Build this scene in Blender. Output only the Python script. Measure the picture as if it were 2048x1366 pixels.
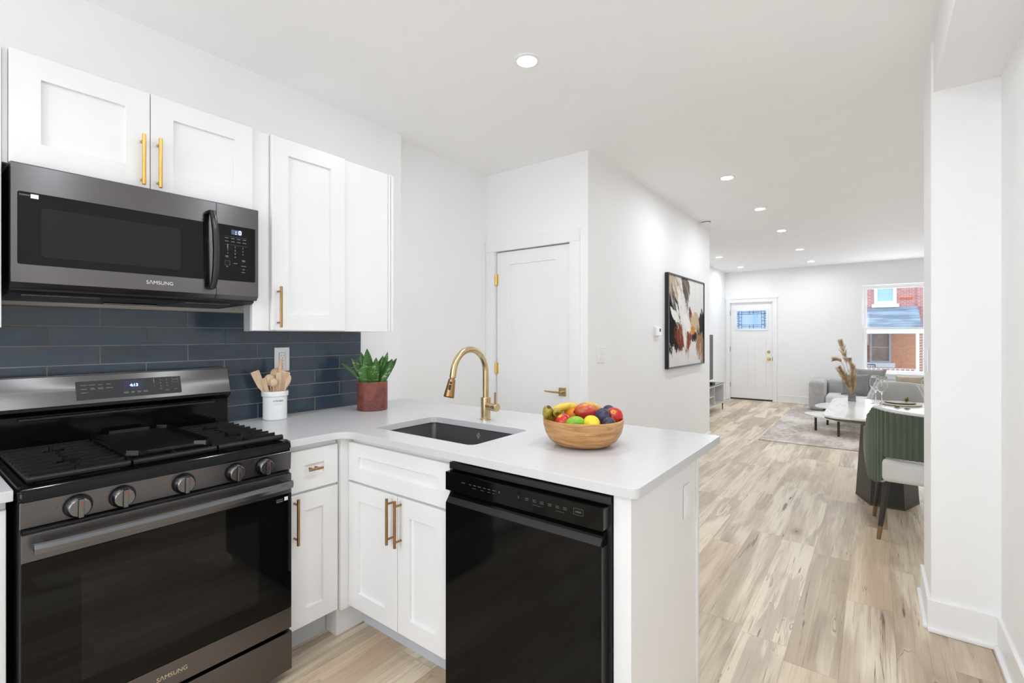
import bpy, bmesh, math, random
from mathutils import Matrix, Vector
random.seed(7)
S = bpy.context.scene
for o in list(bpy.data.objects): bpy.data.objects.remove(o)
C = S.collection
PI = math.pi

# ---------------------------------------------------------------- camera, world, lights, exposure
cd = bpy.data.cameras.new('camera'); cam = bpy.data.objects.new('camera', cd); C.objects.link(cam)
cam.location = (0, 0, 1.332); cam.rotation_euler = (PI/2, 0, math.radians(37.1))
cd.sensor_width = 36; cd.lens = 960/2048*36; cd.shift_y = -12/2048; cd.clip_start = .02; cd.clip_end = 200
S.camera = cam
S.view_settings.view_transform = 'Standard'; S.view_settings.look = 'None'
S.view_settings.gamma = 1; S.view_settings.use_curve_mapping = False
S.view_settings.exposure = 0.60
S.cycles.max_bounces = 24; S.cycles.diffuse_bounces = 16; S.cycles.glossy_bounces = 6; S.cycles.transmission_bounces = 12; S.cycles.transparent_max_bounces = 16
LAMP = 220.0            # radiance of each recessed lens
w = bpy.data.worlds.new('daylight'); S.world = w; w.use_nodes = True
bg = w.node_tree.nodes['Background']; bg.inputs[0].default_value = (.80, .90, 1, 1); bg.inputs[1].default_value = 1.5
def area(name, loc, rot, sx, sy, power, col=(1, 1, 1), shape='RECTANGLE'):
    l = bpy.data.lights.new(name, 'AREA'); l.shape = shape; l.size = sx; l.size_y = sy; l.energy = power; l.color = col
    o = bpy.data.objects.new(name, l); C.objects.link(o); o.location = loc; o.rotation_euler = rot
    return o
# rear: unseen fill light added behind the camera; front: daylight through the window
area('rear_fill_light', (-1.05, -2.22, 1.50), (PI/2, 0, 0), 1.7, 1.5, 14, (.95, .98, 1.03))
area('front_window_light', (.40, 10.98, 1.46), (-PI/2, 0, 0), 1.1, 1.5, 14, (.94, .98, 1.03))
# unseen ceiling disks: one kitchen lamp inferred from a reflection, others added as fill
for i, (x, y) in enumerate([(-.35, .62), (-.30, 1.55), (-1.34, -1.1), (-.35, -1.1), (-.9, -1.8), (1.2, 4.6), (1.2, 5.9), (1.2, 7.2)]):
    area('unseen_ceiling_fill', (x, y, 2.652), (0, 0, 0), .09, .09, LAMP*PI*PI*.045**2, (.915, .98, 1.045), 'DISK')

# ---------------------------------------------------------------- materials
class NT:
    def __init__(s, m):
        m.use_nodes = True; s.t = m.node_tree; s.b = s.t.nodes['Principled BSDF']
    def n(s, typ, **kw):
        q = s.t.nodes.new(typ)
        for k, v in kw.items(): setattr(q, k, v)
        return q
    def put(s, sock, v):
        if isinstance(v, bpy.types.NodeSocket): s.t.links.new(v, sock)
        elif v is not None:
            try: sock.default_value = v
            except Exception: sock.default_value = (v, v, v)
    def m(s, op, a, b=None, c=None, clamp=False):
        q = s.n('ShaderNodeMath', operation=op); q.use_clamp = clamp
        s.put(q.inputs[0], a)
        if b is not None: s.put(q.inputs[1], b)
        if c is not None: s.put(q.inputs[2], c)
        return q.outputs[0]
    def mix(s, f, a, b, mode='MIX'):
        q = s.n('ShaderNodeMix', data_type='RGBA', blend_type=mode)
        s.put(q.inputs[0], f)
        for i, v in ((6, a), (7, b)):
            if isinstance(v, tuple) and len(v) == 3: v = (*v, 1)
            s.put(q.inputs[i], v)
        return q.outputs[2]
    def pos(s): return s.n('ShaderNodeNewGeometry').outputs['Position']
    def gen(s, k='Generated'): return s.n('ShaderNodeTexCoord').outputs[k]
    def sep(s, v):
        q = s.n('ShaderNodeSeparateXYZ'); s.put(q.inputs[0], v); return q.outputs
    def comb(s, x, y, z=0.0):
        q = s.n('ShaderNodeCombineXYZ')
        for i, v in enumerate((x, y, z)): s.put(q.inputs[i], v)
        return q.outputs[0]
    def map(s, v, sc=(1, 1, 1), loc=(0, 0, 0), rot=(0, 0, 0)):
        q = s.n('ShaderNodeMapping'); s.put(q.inputs[0], v); q.inputs[1].default_value = loc; q.inputs[2].default_value = rot; q.inputs[3].default_value = sc
        return q.outputs[0]
    def noise(s, v, sc=1, det=2, rough=.5, dist=0, out=0):
        q = s.n('ShaderNodeTexNoise'); s.put(q.inputs['Vector'], v); q.inputs['Scale'].default_value = sc; q.inputs['Detail'].default_value = det
        q.inputs['Roughness'].default_value = rough; q.inputs['Distortion'].default_value = dist
        return q.outputs[out]
    def ss(s, x, a, b):
        q = s.n('ShaderNodeMapRange', interpolation_type='SMOOTHSTEP'); s.put(q.inputs[0], x); q.inputs[1].default_value = a; q.inputs[2].default_value = b
        return q.outputs[0]
    def bump(s, h, st=.1, d=.01):
        q = s.n('ShaderNodeBump'); s.put(q.inputs['Height'], h); q.inputs['Strength'].default_value = st; q.inputs['Distance'].default_value = d
        s.t.links.new(q.outputs[0], s.b.inputs['Normal'])
    def col(s, v): s.put(s.b.inputs['Base Color'], v)
    def rgh(s, v): s.put(s.b.inputs['Roughness'], v)
def mat(name, col, rough=.5, metal=0., spec=.5, coat=0., emit=None, es=0., trans=0., ior=1.45, sheen=0.):
    m = bpy.data.materials.new(name); m.use_nodes = True; b = m.node_tree.nodes['Principled BSDF']
    b.inputs['Base Color'].default_value = (*col, 1); b.inputs['Roughness'].default_value = rough; b.inputs['Metallic'].default_value = metal
    b.inputs['Specular IOR Level'].default_value = spec; b.inputs['Coat Weight'].default_value = coat; b.inputs['Coat Roughness'].default_value = .05
    b.inputs['Transmission Weight'].default_value = trans; b.inputs['IOR'].default_value = ior; b.inputs['Sheen Weight'].default_value = sheen
    if emit: b.inputs['Emission Color'].default_value = (*emit, 1); b.inputs['Emission Strength'].default_value = es
    return m
def noisy(name, c0, c1, sc=(1, 1, 1), ns=8, det=3, rough=.5, bump=0., lo=.35, hi=.65, space='Object', **kw):
    m = mat(name, c0, rough, **kw); N = NT(m); v = N.map(N.gen(space), sc); f = N.noise(v, ns, det)
    N.col(N.mix(N.ss(f, lo, hi), c0, c1))
    if bump: N.bump(f, bump, .004)
    return m
M = {}
M['wall'] = noisy('wall_paint', (.875, .875, .88), (.885, .885, .885), ns=3, rough=.6, space='Object')
M['ceil'] = noisy('ceiling_paint', (.915, .915, .92), (.925, .925, .925), ns=3, rough=.7)
M['trim'] = noisy('trim_paint', (.86, .86, .87), (.88, .88, .88), ns=3, rough=.35)
M['cab'] = noisy('cabinet_paint', (.81, .81, .815), (.83, .83, .83), ns=3, rough=.35)
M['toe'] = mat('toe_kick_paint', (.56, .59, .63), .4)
M['plate'] = mat('switch_plastic', (.85, .85, .85), .3)
M['tan'] = mat('bare_plaster', (.52, .48, .43), .7)
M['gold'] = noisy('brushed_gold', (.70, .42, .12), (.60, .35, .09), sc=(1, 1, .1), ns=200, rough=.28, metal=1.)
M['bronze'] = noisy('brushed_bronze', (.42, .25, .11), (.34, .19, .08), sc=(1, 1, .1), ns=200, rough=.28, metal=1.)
M['brass'] = noisy('brushed_brass', (.66, .52, .31), (.60, .46, .26), sc=(1, 1, .1), ns=150, rough=.27, metal=1.)
M['ybrass'] = mat('polished_brass', (.85, .62, .20), .2, 1.)
M['steel'] = mat('chrome', (.55, .55, .57), .22, 1.)
M['hinge'] = mat('nickel', (.42, .42, .42), .35, 1.)
M['black'] = mat('black_plastic', (.012, .012, .013), .35)
M['glossblack'] = mat('black_glass', (.003, .003, .003), .03, spec=.28)
M['enamel'] = mat('black_enamel', (.004, .004, .004), .09, spec=.28)
M['iron'] = noisy('cast_iron', (.006, .006, .006), (.010, .010, .010), ns=300, rough=.36, bump=.1, spec=.35)
M['dw'] = mat('dishwasher_black', (.003, .003, .003), .07, spec=.20)
M['dwedge'] = mat('dishwasher_edge', (.05, .05, .05), .3, .6)
M['mesh'] = noisy('filter_mesh', (.30, .29, .27), (.04, .04, .04), ns=420, det=0, rough=.4, metal=.8, lo=.48, hi=.52)
M['glyph'] = mat('panel_print', (.26, .26, .26), .5)
M['glyphd'] = mat('panel_print_dim', (.08, .08, .085), .5)
M['logo'] = mat('logo_silver', (.75, .74, .72), .3, .6)
M['led'] = mat('blue_led', (.1, .2, .8), .5, emit=(.28, .50, 1.), es=6.)
M['leds'] = mat('blue_led_glow', (.004, .006, .03), .3, emit=(.0, .05, .55), es=.03)
M['lcd'] = mat('display_window', (.10, .13, .22), .2)
M['red'] = mat('red_mark', (.5, .03, .02), .5)
M['white'] = mat('white_ceramic', (.84, .84, .84), .18)
M['ink'] = mat('black_ink', (.03, .03, .03), .6)
M['sticker'] = mat('paper_sticker', (.8, .8, .8), .6)
M['sink'] = noisy('gunmetal_sink', (.17, .17, .17), (.19, .19, .19), ns=300, rough=.38, metal=.7)
M['sinklogo'] = mat('etched_mark', (.55, .55, .55), .4, .5)
M['soil'] = noisy('soil', (.02, .014, .01), (.05, .035, .025), ns=150, rough=.9)
M['lampring'] = mat('lamp_trim', (.86, .86, .86), .4)
M['lens'] = mat('lamp_lens', (.9, .9, .9), .5, emit=(.915, .98, 1.045), es=LAMP)
M['tv'] = mat('tv_screen', (.035, .035, .037), .35)
M['tvtop'] = mat('smoked_glass', (.09, .095, .10), .12)
M['grey'] = mat('console_grey', (.62, .61, .60), .45)
M['darkleg'] = mat('dark_leg', (.035, .032, .03), .4)
M['goldtip'] = mat('antique_gold', (.30, .20, .11), .35, .8)
M['charcoal'] = mat('charcoal_lacquer', (.030, .029, .028), .38)
M['olive'] = mat('bronze_edge', (.10, .085, .05), .4, .4)
M['wglass'] = mat('clear_glass', (1, 1, 1), .0, trans=1., ior=1.3)
M['plum'] = noisy('plum_skin', (.018, .014, .035), (.07, .06, .12), ns=14, rough=.35)
M['orange'] = noisy('orange_peel', (.80, .26, .01), (.72, .21, .01), ns=140, rough=.4, bump=.2)
M['lemon'] = noisy('lemon_peel', (.82, .66, .03), (.74, .56, .02), ns=90, rough=.4, bump=.2)
M['lime'] = noisy('green_mango_skin', (.26, .50, .03), (.18, .38, .02), ns=20, rough=.35)
M['stem'] = mat('stem_brown', (.10, .06, .02), .7)
def build_mats():
    # brushed black stainless
    def brushed(k, nm, a, b, r):
        m = M[k] = mat(nm, a, r, 1.); N = NT(m); p = N.pos(); f = N.noise(N.map(p, (900, 6, 900)), 1, 2); N.col(N.mix(f, a, b)); N.rgh(N.m('MULTIPLY_ADD', f, .02, r-.01)); N.b.inputs['Anisotropic'].default_value = .8; N.b.inputs['Anisotropic Rotation'].default_value = .25
    brushed('bss', 'black_stainless', (.148, .138, .141), (.158, .147, .150), .27)
    brushed('bssl', 'stainless_backguard', (.150, .144, .142), (.165, .158, .156), .27)
    # quartz
    m = M['quartz'] = mat('quartz', (.8, .8, .8), .24); N = NT(m); p = N.pos()
    a = N.noise(p, 900, 1); b = N.noise(p, 620, 1)
    c = N.mix(N.ss(a, .62, .70), (.63, .63, .64), (.45, .445, .445)); c = N.mix(N.ss(b, .64, .72), c, (.74, .74, .74)); N.col(c)
    # tile: per island colour
    m = M['tile'] = mat('slate_blue_tile', (.03, .045, .065), .16, coat=.3); N = NT(m); g = N.n('ShaderNodeNewGeometry'); p = g.outputs['Position']
    r = g.outputs['Random Per Island']; f = N.noise(N.map(p, (9, 9, 22)), 1, 4)
    c = N.mix(r, (.030, .046, .072), (.050, .068, .096)); c = N.mix(N.m('MULTIPLY', N.ss(f, .4, .72), .75), c, (.030, .070, .105)); N.col(c)
    N.rgh(N.m('MULTIPLY_ADD', N.noise(p, 18, 3), .25, .06)); N.bump(N.noise(p, 26, 3), .12, .004)
    M['grout'] = mat('grout', (.27, .24, .215), .85)
    # vinyl plank floor, spalted maple
    m = M['floor'] = mat('spalted_plank', (.6, .5, .4), .4); N = NT(m); p = N.pos(); x, y, z = N.sep(p)
    u = N.m('ADD', N.m('DIVIDE', x, .185), .62); row = N.m('FLOOR', u); fu = N.m('SUBTRACT', u, row)
    wn = N.n('ShaderNodeTexWhiteNoise', noise_dimensions='1D'); N.put(wn.inputs['W'], row)
    t = N.m('ADD', N.m('DIVIDE', y, 1.22), wn.outputs[0]); pl = N.m('FLOOR', t); ft = N.m('SUBTRACT', t, pl)
    w2 = N.n('ShaderNodeTexWhiteNoise', noise_dimensions='2D'); N.put(w2.inputs['Vector'], N.comb(row, pl)); rc = N.sep(w2.outputs['Color'])
    off = N.n('ShaderNodeVectorMath', operation='MULTIPLY_ADD'); N.put(off.inputs[0], w2.outputs['Color']); off.inputs[1].default_value = (37, 53, 0); N.put(off.inputs[2], N.comb(x, y))
    q = off.outputs[0]
    big = N.noise(N.map(q, (7, .8, 1)), 1, 2, .5, .5)
    med = N.noise(N.map(q, (42, 2.0, 1)), 1, 4, .6, .3)
    fine = N.noise(N.map(q, (190, 7, 1)), 1, 3)
    tone = N.m('ADD', N.m('MULTIPLY', big, .95), N.m('MULTIPLY', med, .38)); tone = N.m('ADD', tone, N.m('MULTIPLY', N.m('SUBTRACT', rc[0], .5), .32))
    c = N.mix(N.ss(tone, .50, .86), (.84, .745, .59), (.50, .40, .29))
    c = N.mix(N.m('MULTIPLY', N.ss(med, .5, .75), .35), c, (.38, .30, .22))
    c = N.mix(N.m('MULTIPLY', fine, .30), c, (.54, .44, .33))
    sp = N.noise(N.map(q, (4.6, .40, 1)), 1, 4, .60, .25)
    mask = N.ss(N.noise(N.map(q, (3, 1.1, 1), (5, 9, 0)), 1, 2), .46, .56)
    for lv, wd in ((.50, .0042), (.60, .0036)):
        ln = N.m('SUBTRACT', 1, N.m('DIVIDE', N.m('ABSOLUTE', N.m('SUBTRACT', sp, lv)), wd), clamp=True)
        c = N.mix(N.m('MULTIPLY', N.m('MULTIPLY', ln, mask), .65), c, (.12, .088, .065))
    zone = N.m('MULTIPLY', N.ss(sp, .50, .52), N.m('SUBTRACT', 1, N.ss(sp, .59, .605))); c = N.mix(N.m('MULTIPLY', N.m('MULTIPLY', zone, mask), .40), c, (.27, .20, .145))
    crk = N.noise(N.map(q, (30, 1.2, 1), (11, 3, 0)), 1, 5, .66, .7); c = N.mix(N.m('MULTIPLY', N.ss(crk, .63, .69), .85), c, (.085, .062, .048))
    grn = N.noise(N.map(q, (120, 2.2, 1), (7, 1, 0)), 1, 4, .6, .2); c = N.mix(N.m('MULTIPLY', N.ss(grn, .52, .72), .55), c, (.30, .225, .155))
    vk = N.n('ShaderNodeTexVoronoi'); N.put(vk.inputs['Vector'], N.map(q, (3.2, 1.5, 1), (2, 31, 0))); vk.inputs['Scale'].default_value = 1; kn = N.m('ADD', vk.outputs['Distance'], N.m('MULTIPLY', N.m('SUBTRACT', med, .5), .12)); c = N.mix(N.m('MULTIPLY', N.m('SUBTRACT', 1, N.ss(kn, .03, .16)), .55), c, (.26, .17, .105)); c = N.mix(N.m('MULTIPLY', N.m('SUBTRACT', 1, N.ss(kn, .008, .035)), .8), c, (.09, .06, .045))
    warm = N.ss(rc[1], .55, 1.); c = N.mix(N.m('MULTIPLY', warm, .45), c, (.64, .465, .29))
    sx = N.m('MINIMUM', fu, N.m('SUBTRACT', 1, fu)); sy = N.m('MINIMUM', ft, N.m('SUBTRACT', 1, ft))
    seam = N.m('MAXIMUM', N.m('LESS_THAN', sx, .005), N.m('LESS_THAN', sy, .0011)); c = N.mix(N.m('MULTIPLY', seam, .4), c, (.20, .15, .11)); N.col(c)
    N.rgh(N.m('MULTIPLY_ADD', fine, .12, .34)); N.bump(N.m('SUBTRACT', fine, seam), .06, .003)
    # light kitchen-wood (utensils), bowl wood
    m = M['wood'] = mat('beech_wood', (.6, .4, .24), .5); N = NT(m); v = N.gen('Object'); f = N.noise(N.map(v, (60, 60, 8)), 1, 4)
    N.col(N.mix(N.ss(f, .3, .7), (.78, .58, .40), (.60, .40, .245)))
    m = M['bowl'] = mat('acacia_bowl', (.5, .28, .12), .42); N = NT(m); v = N.gen('Object'); f = N.noise(N.map(v, (10, 10, 90)), 1, 4, .6, .6); k = N.noise(N.map(v, (22, 22, 60), (3, 1, 0)), 1, 3, .5, 1.5)
    c = N.mix(N.ss(f, .32, .7), (.60, .34, .14), (.36, .17, .055)); N.col(N.mix(N.m('MULTIPLY', N.ss(k, .72, .8), .8), c, (.14, .06, .02)))
    # rust clay pot
    m = M['pot'] = mat('rust_clay', (.2, .07, .05), .5); N = NT(m); v = N.gen('Object'); f = N.noise(v, 22, 5, .65); k = N.noise(N.map(v, (1, 1, 1), (4, 2, 1)), 60, 4)
    c = N.mix(N.ss(f, .35, .68), (.235, .068, .048), (.13, .042, .036)); N.col(N.mix(N.m('MULTIPLY', N.ss(k, .55, .8), .5), c, (.30, .11, .075)))
    # snake plant leaf
    m = M['leaf'] = mat('banded_leaf', (.05, .14, .03), .35); N = NT(m); v = N.gen('Object'); f = N.noise(N.map(v, (30, 30, 75)), 1, 3, .6, .8); r = N.n('ShaderNodeNewGeometry').outputs['Random Per Island']
    c = N.mix(r, (.028, .095, .016), (.055, .150, .024)); N.col(N.mix(N.ss(f, .56, .68), c, (.25, .38, .13)))
    # marble
    m = M['marble'] = mat('white_marble', (.8, .8, .8), .12); N = NT(m); p = N.pos(); f = N.noise(N.map(p, (3, 1.6, 3)), 1, 5, .6, 1.5)
    ln = N.m('SUBTRACT', 1, N.m('DIVIDE', N.m('ABSOLUTE', N.m('SUBTRACT', f, .5)), .03), clamp=True); N.col(N.mix(N.m('MULTIPLY', ln, .35), (.82, .82, .82), (.45, .45, .46)))
    # fabrics
    def fab(k, c0, c1, ns=220, sheen=.3):
        m = M[k] = mat('fabric_'+k, c0, .85, sheen=sheen); N = NT(m); v = N.gen('Object'); f = N.noise(v, ns, 2); g = N.noise(v, 7, 2)
        N.col(N.mix(N.ss(N.m('ADD', N.m('MULTIPLY', f, .5), N.m('MULTIPLY', g, .5)), .36, .64), c0, c1)); N.bump(f, .2, .002)
    fab('sofa', (.47, .46, .45), (.35, .34, .335)); fab('sofaseat', (.74, .73, .72), (.66, .65, .64)); fab('cushgrey', (.235, .235, .23), (.175, .175, .17)); fab('cushlight', (.30, .30, .295), (.22, .22, .215))
    fab('cushbeige', (.46, .39, .29), (.36, .30, .21)); fab('green', (.088, .110, .076), (.070, .090, .060)); fab('pale', (.70, .69, .68), (.62, .61, .60)); fab('chairgrey', (.50, .49, .48), (.43, .42, .41))
    # rug
    m = M['rug'] = mat('faded_rug', (.5, .45, .42), .95, sheen=.2); N = NT(m); p = N.pos(); a = N.noise(N.map(p, (2.6, 1.3, 1)), 1, 3); b = N.noise(N.map(p, (20, 9, 1)), 1, 4, .65); d = N.noise(N.map(p, (4, 160, 1)), 1, 2)
    tt = N.m('ADD', N.m('ADD', N.m('MULTIPLY', a, .6), N.m('MULTIPLY', b, .4)), N.m('MULTIPLY', N.m('SUBTRACT', d, .5), .12))
    N.col(N.mix(N.ss(tt, .38, .62), (.36, .295, .26), (.70, .645, .59))); N.bump(b, .3, .004)
    # pampas, herbs
    m = M['pampas'] = noisy('dried_pampas', (.66, .52, .33), (.48, .34, .19), ns=30, rough=.9)
    M['herb'] = noisy('herb_green', (.11, .17, .02), (.25, .27, .05), ns=60, rough=.6)
    # fruit skins
    m = M['apple'] = mat('apple_skin', (.55, .02, .015), .22, coat=.2); N = NT(m); v = N.gen('Object'); f = N.noise(v, 16, 3); ox, oy, oz = N.sep(v); rr2 = N.m('SQRT', N.m('ADD', N.m('POWER', ox, 2), N.m('POWER', oy, 2)))
    c = N.mix(N.ss(f, .45, .75), (.50, .015, .012), (.66, .10, .03)); N.col(N.mix(N.m('MULTIPLY', N.m('SUBTRACT', 1, N.ss(rr2, .003, .013)), N.m('GREATER_THAN', oz, 0)), c, (.66, .45, .06)))
    m = M['mango'] = mat('mango_skin', (.5, .1, .03), .3, coat=.15); N = NT(m); v = N.gen('Object'); f = N.noise(v, 13, 3); gx, gy, gz = N.sep(N.gen('Generated'))
    tt = N.m('ADD', N.m('MULTIPLY', gx, .9), N.m('MULTIPLY', N.m('SUBTRACT', f, .5), 1.3)); tt = N.m('ADD', tt, N.m('MULTIPLY', N.m('SUBTRACT', N.sep(N.pos())[2], .94), 3.6)); c = N.mix(N.ss(tt, .44, .84), (.62, .42, .07), (.50, .035, .03)); N.col(N.mix(N.m('MULTIPLY', N.ss(N.noise(v, 210, 1), .72, .78), .5), c, (.6, .45, .15)))
    m = M['banana'] = mat('banana_peel', (.7, .5, .05), .4); N = NT(m); v = N.gen('Object'); f = N.noise(v, 30, 4); N.col(N.mix(N.ss(f, .45, .7), (.72, .50, .06), (.40, .30, .04)))
    M['bananag'] = noisy('unripe_banana_peel', (.42, .30, .035), (.20, .17, .02), ns=40, rough=.45)
    # exterior
    def brick(k, a, b, mo):
        m = M[k] = mat('brick_'+k, a, .85); N = NT(m); p = N.pos(); x, y, z = N.sep(p); q = N.n('ShaderNodeTexBrick'); N.put(q.inputs['Vector'], N.comb(x, z)); q.inputs['Scale'].default_value = 1
        q.inputs['Brick Width'].default_value = .21; q.inputs['Row Height'].default_value = .075; q.inputs['Mortar Size'].default_value = .008
        q.inputs['Color1'].default_value = (*a, 1); q.inputs['Color2'].default_value = (*b, 1); q.inputs['Mortar'].default_value = (*mo, 1); N.col(q.outputs[0])
    brick('brick', (.50, .17, .15), (.58, .24, .21), (.62, .50, .48)); brick('brickporch', (.62, .25, .13), (.68, .31, .17), (.60, .38, .28))
    m = M['shingle'] = mat('weathered_roof', (.2, .25, .3), .6); N = NT(m); p = N.pos(); f = N.noise(N.map(p, (1.1, 1, 9)), 1, 4); N.col(N.mix(N.ss(f, .35, .65), (.17, .215, .27), (.30, .42, .55)))
    M['extwhite'] = mat('exterior_white_paint', (.80, .82, .84), .5); M['extgrey'] = mat('exterior_grey_paint', (.42, .44, .47), .5); M['blind'] = noisy('pale_blue_blind', (.42, .62, .72), (.36, .55, .66), sc=(.1, .1, 30), ns=3, rough=.6)
    M['screen'] = noisy('brown_curtain', (.34, .24, .19), (.28, .20, .16), ns=5, rough=.6); M['extiron'] = mat('porch_ironwork', (.08, .08, .10), .5); M['redband'] = mat('red_brick_band', (.62, .12, .06), .8)
    M['concrete'] = noisy('pavement', (.42, .41, .40), (.5, .49, .48), ns=4, rough=.9)
    # window glass: mostly clear with a faint reflection
    def pane(k, tint, gl, tr=0.):
        m = M[k] = bpy.data.materials.new('pane_'+k); m.use_nodes = True; t = m.node_tree; t.nodes.clear()
        o = t.nodes.new('ShaderNodeOutputMaterial'); a = t.nodes.new('ShaderNodeBsdfTransparent'); a.inputs[0].default_value = (*tint, 1); g = t.nodes.new('ShaderNodeBsdfGlossy'); g.inputs['Roughness'].default_value = .02
        mx = t.nodes.new('ShaderNodeMixShader'); mx.inputs[0].default_value = gl; t.links.new(a.outputs[0], mx.inputs[1]); t.links.new(g.outputs[0], mx.inputs[2]); last = mx
        if tr:
            tl = t.nodes.new('ShaderNodeBsdfTranslucent'); tl.inputs[0].default_value = (*tint, 1); m2 = t.nodes.new('ShaderNodeMixShader'); m2.inputs[0].default_value = tr
            no = t.nodes.new('ShaderNodeTexNoise'); mp = t.nodes.new('ShaderNodeMapping'); gm = t.nodes.new('ShaderNodeNewGeometry'); mp.inputs[3].default_value = (26, 1, 1.5); no.inputs['Scale'].default_value = 1
            t.links.new(gm.outputs['Position'], mp.inputs[0]); t.links.new(mp.outputs[0], no.inputs['Vector']); mc = t.nodes.new('ShaderNodeMix'); mc.data_type = 'RGBA'; mc.inputs[6].default_value = (.46, .62, .82, 1); mc.inputs[7].default_value = (.88, .93, 1, 1)
            t.links.new(no.outputs[0], mc.inputs[0]); t.links.new(mc.outputs[2], tl.inputs[0]); t.links.new(mc.outputs[2], a.inputs[0])
            t.links.new(mx.outputs[0], m2.inputs[1]); t.links.new(tl.outputs[0], m2.inputs[2]); last = m2
        t.links.new(last.outputs[0], o.inputs[0])
    pane('clear', (.98, .99, 1), .04); pane('lite', (.9, .95, 1), .04, .80)
    # abstract canvas: u along the wall, w up
    m = M['canvas'] = mat('abstract_paint', (.8, .8, .78), .75, spec=.08); N = NT(m); g = N.sep(N.gen('Generated')); u, ww = g[1], g[2]
    sh_ = N.m('ADD', u, N.m('MULTIPLY', ww, .30)); nz = N.noise(N.comb(N.m('MULTIPLY', sh_, 13), N.m('MULTIPLY', ww, 3.4)), 1, 6, .72, .5); nz2 = N.noise(N.comb(N.m('MULTIPLY', u, 16), N.m('MULTIPLY', ww, 3)), 1, 5, .7, .6)
    drip = N.noise(N.comb(N.m('MULTIPLY', u, 34), N.m('MULTIPLY', ww, 1.4)), 1, 2)
    def blob(c, cu, cw, ru, rw, col, sh=0., amp=1.5, soft=.16, k=nz, op=1.):
        uu = N.m('ADD', N.m('SUBTRACT', u, cu), N.m('MULTIPLY', N.m('SUBTRACT', ww, cw), sh)); a = N.m('POWER', N.m('DIVIDE', uu, ru), 2); b = N.m('POWER', N.m('DIVIDE', N.m('SUBTRACT', ww, cw), rw), 2)
        d = N.m('SUBTRACT', 1, N.m('SQRT', N.m('ADD', a, b))); d = N.m('ADD', d, N.m('MULTIPLY', N.m('SUBTRACT', k, .5), amp*2.2)); return N.mix(N.m('MULTIPLY', N.ss(d, 0, soft), op), c, col)
    c = N.mix(drip, (.80, .79, .77), (.70, .69, .67))
    c = blob(c, .12, .88, .30, .30, (.48, .37, .26), soft=.5); c = blob(c, .05, .62, .22, .26, (.05, .045, .045), soft=.4); c = blob(c, .46, .88, .10, .30, (.13, .10, .09), .25, soft=.4)
    c = blob(c, .06, .42, .26, .28, (.008, .008, .008)); c = blob(c, .22, .30, .20, .14, (.02, .015, .012), k=nz2, amp=2.); c = blob(c, .96, .47, .22, .17, (.03, .03, .035), -.3); c = blob(c, .85, .33, .30, .07, (.03, .022, .02))
    c = blob(c, .60, .57, .05, .16, (.20, .05, .02), .4); c = blob(c, .72, .51, .13, .12, (.58, .44, .30)); c = blob(c, .30, .36, .13, .15, (.20, .045, .02), .2, 2.); c = blob(c, .52, .27, .09, .16, (.24, .055, .02), 0, 2., k=nz2)
    c = blob(c, .62, .40, .10, .045, (.62, .24, .04)); c = blob(c, .84, .22, .08, .16, (.36, .20, .11), 0, 1.6, k=nz2); c = blob(c, .97, .15, .10, .22, (.34, .20, .12), k=nz2)
    c = blob(c, .34, .62, .065, .25, (.80, .78, .75), .30, 1.0); c = blob(c, .17, .56, .085, .08, (.82, .81, .79), .9, 1.); c = blob(c, .47, .50, .09, .11, (.84, .83, .81), .6, 1.); c = blob(c, .42, .33, .04, .14, (.78, .74, .70), .2, 1.3, k=nz2)
    c = blob(c, .45, .06, .6, .13, (.72, .71, .69), 0, .9, .6, drip, .8); 
    st = N.noise(N.comb(N.m('MULTIPLY', sh_, 42), N.m('MULTIPLY', ww, 5)), 1, 4, .65); cen = N.m('SUBTRACT', 1, N.ss(N.m('ABSOLUTE', N.m('ADD', N.m('SUBTRACT', u, .40), N.m('MULTIPLY', N.m('SUBTRACT', ww, .5), .35))), .08, .26)); cen = N.m('MULTIPLY', cen, N.ss(ww, .22, .4))
    c = N.mix(N.m('MULTIPLY', N.m('MULTIPLY', N.ss(st, .55, .60), cen), .9), c, (.82, .80, .77)); c = N.mix(N.m('MULTIPLY', N.m('MULTIPLY', N.ss(N.noise(N.comb(N.m('MULTIPLY', sh_, 30), N.m('MULTIPLY', ww, 7), 4.), 1, 4, .7), .60, .66), cen), .9), c, (.05, .025, .015))
    N.col(c); N.bump(nz, .3, .004)
build_mats()

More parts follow.
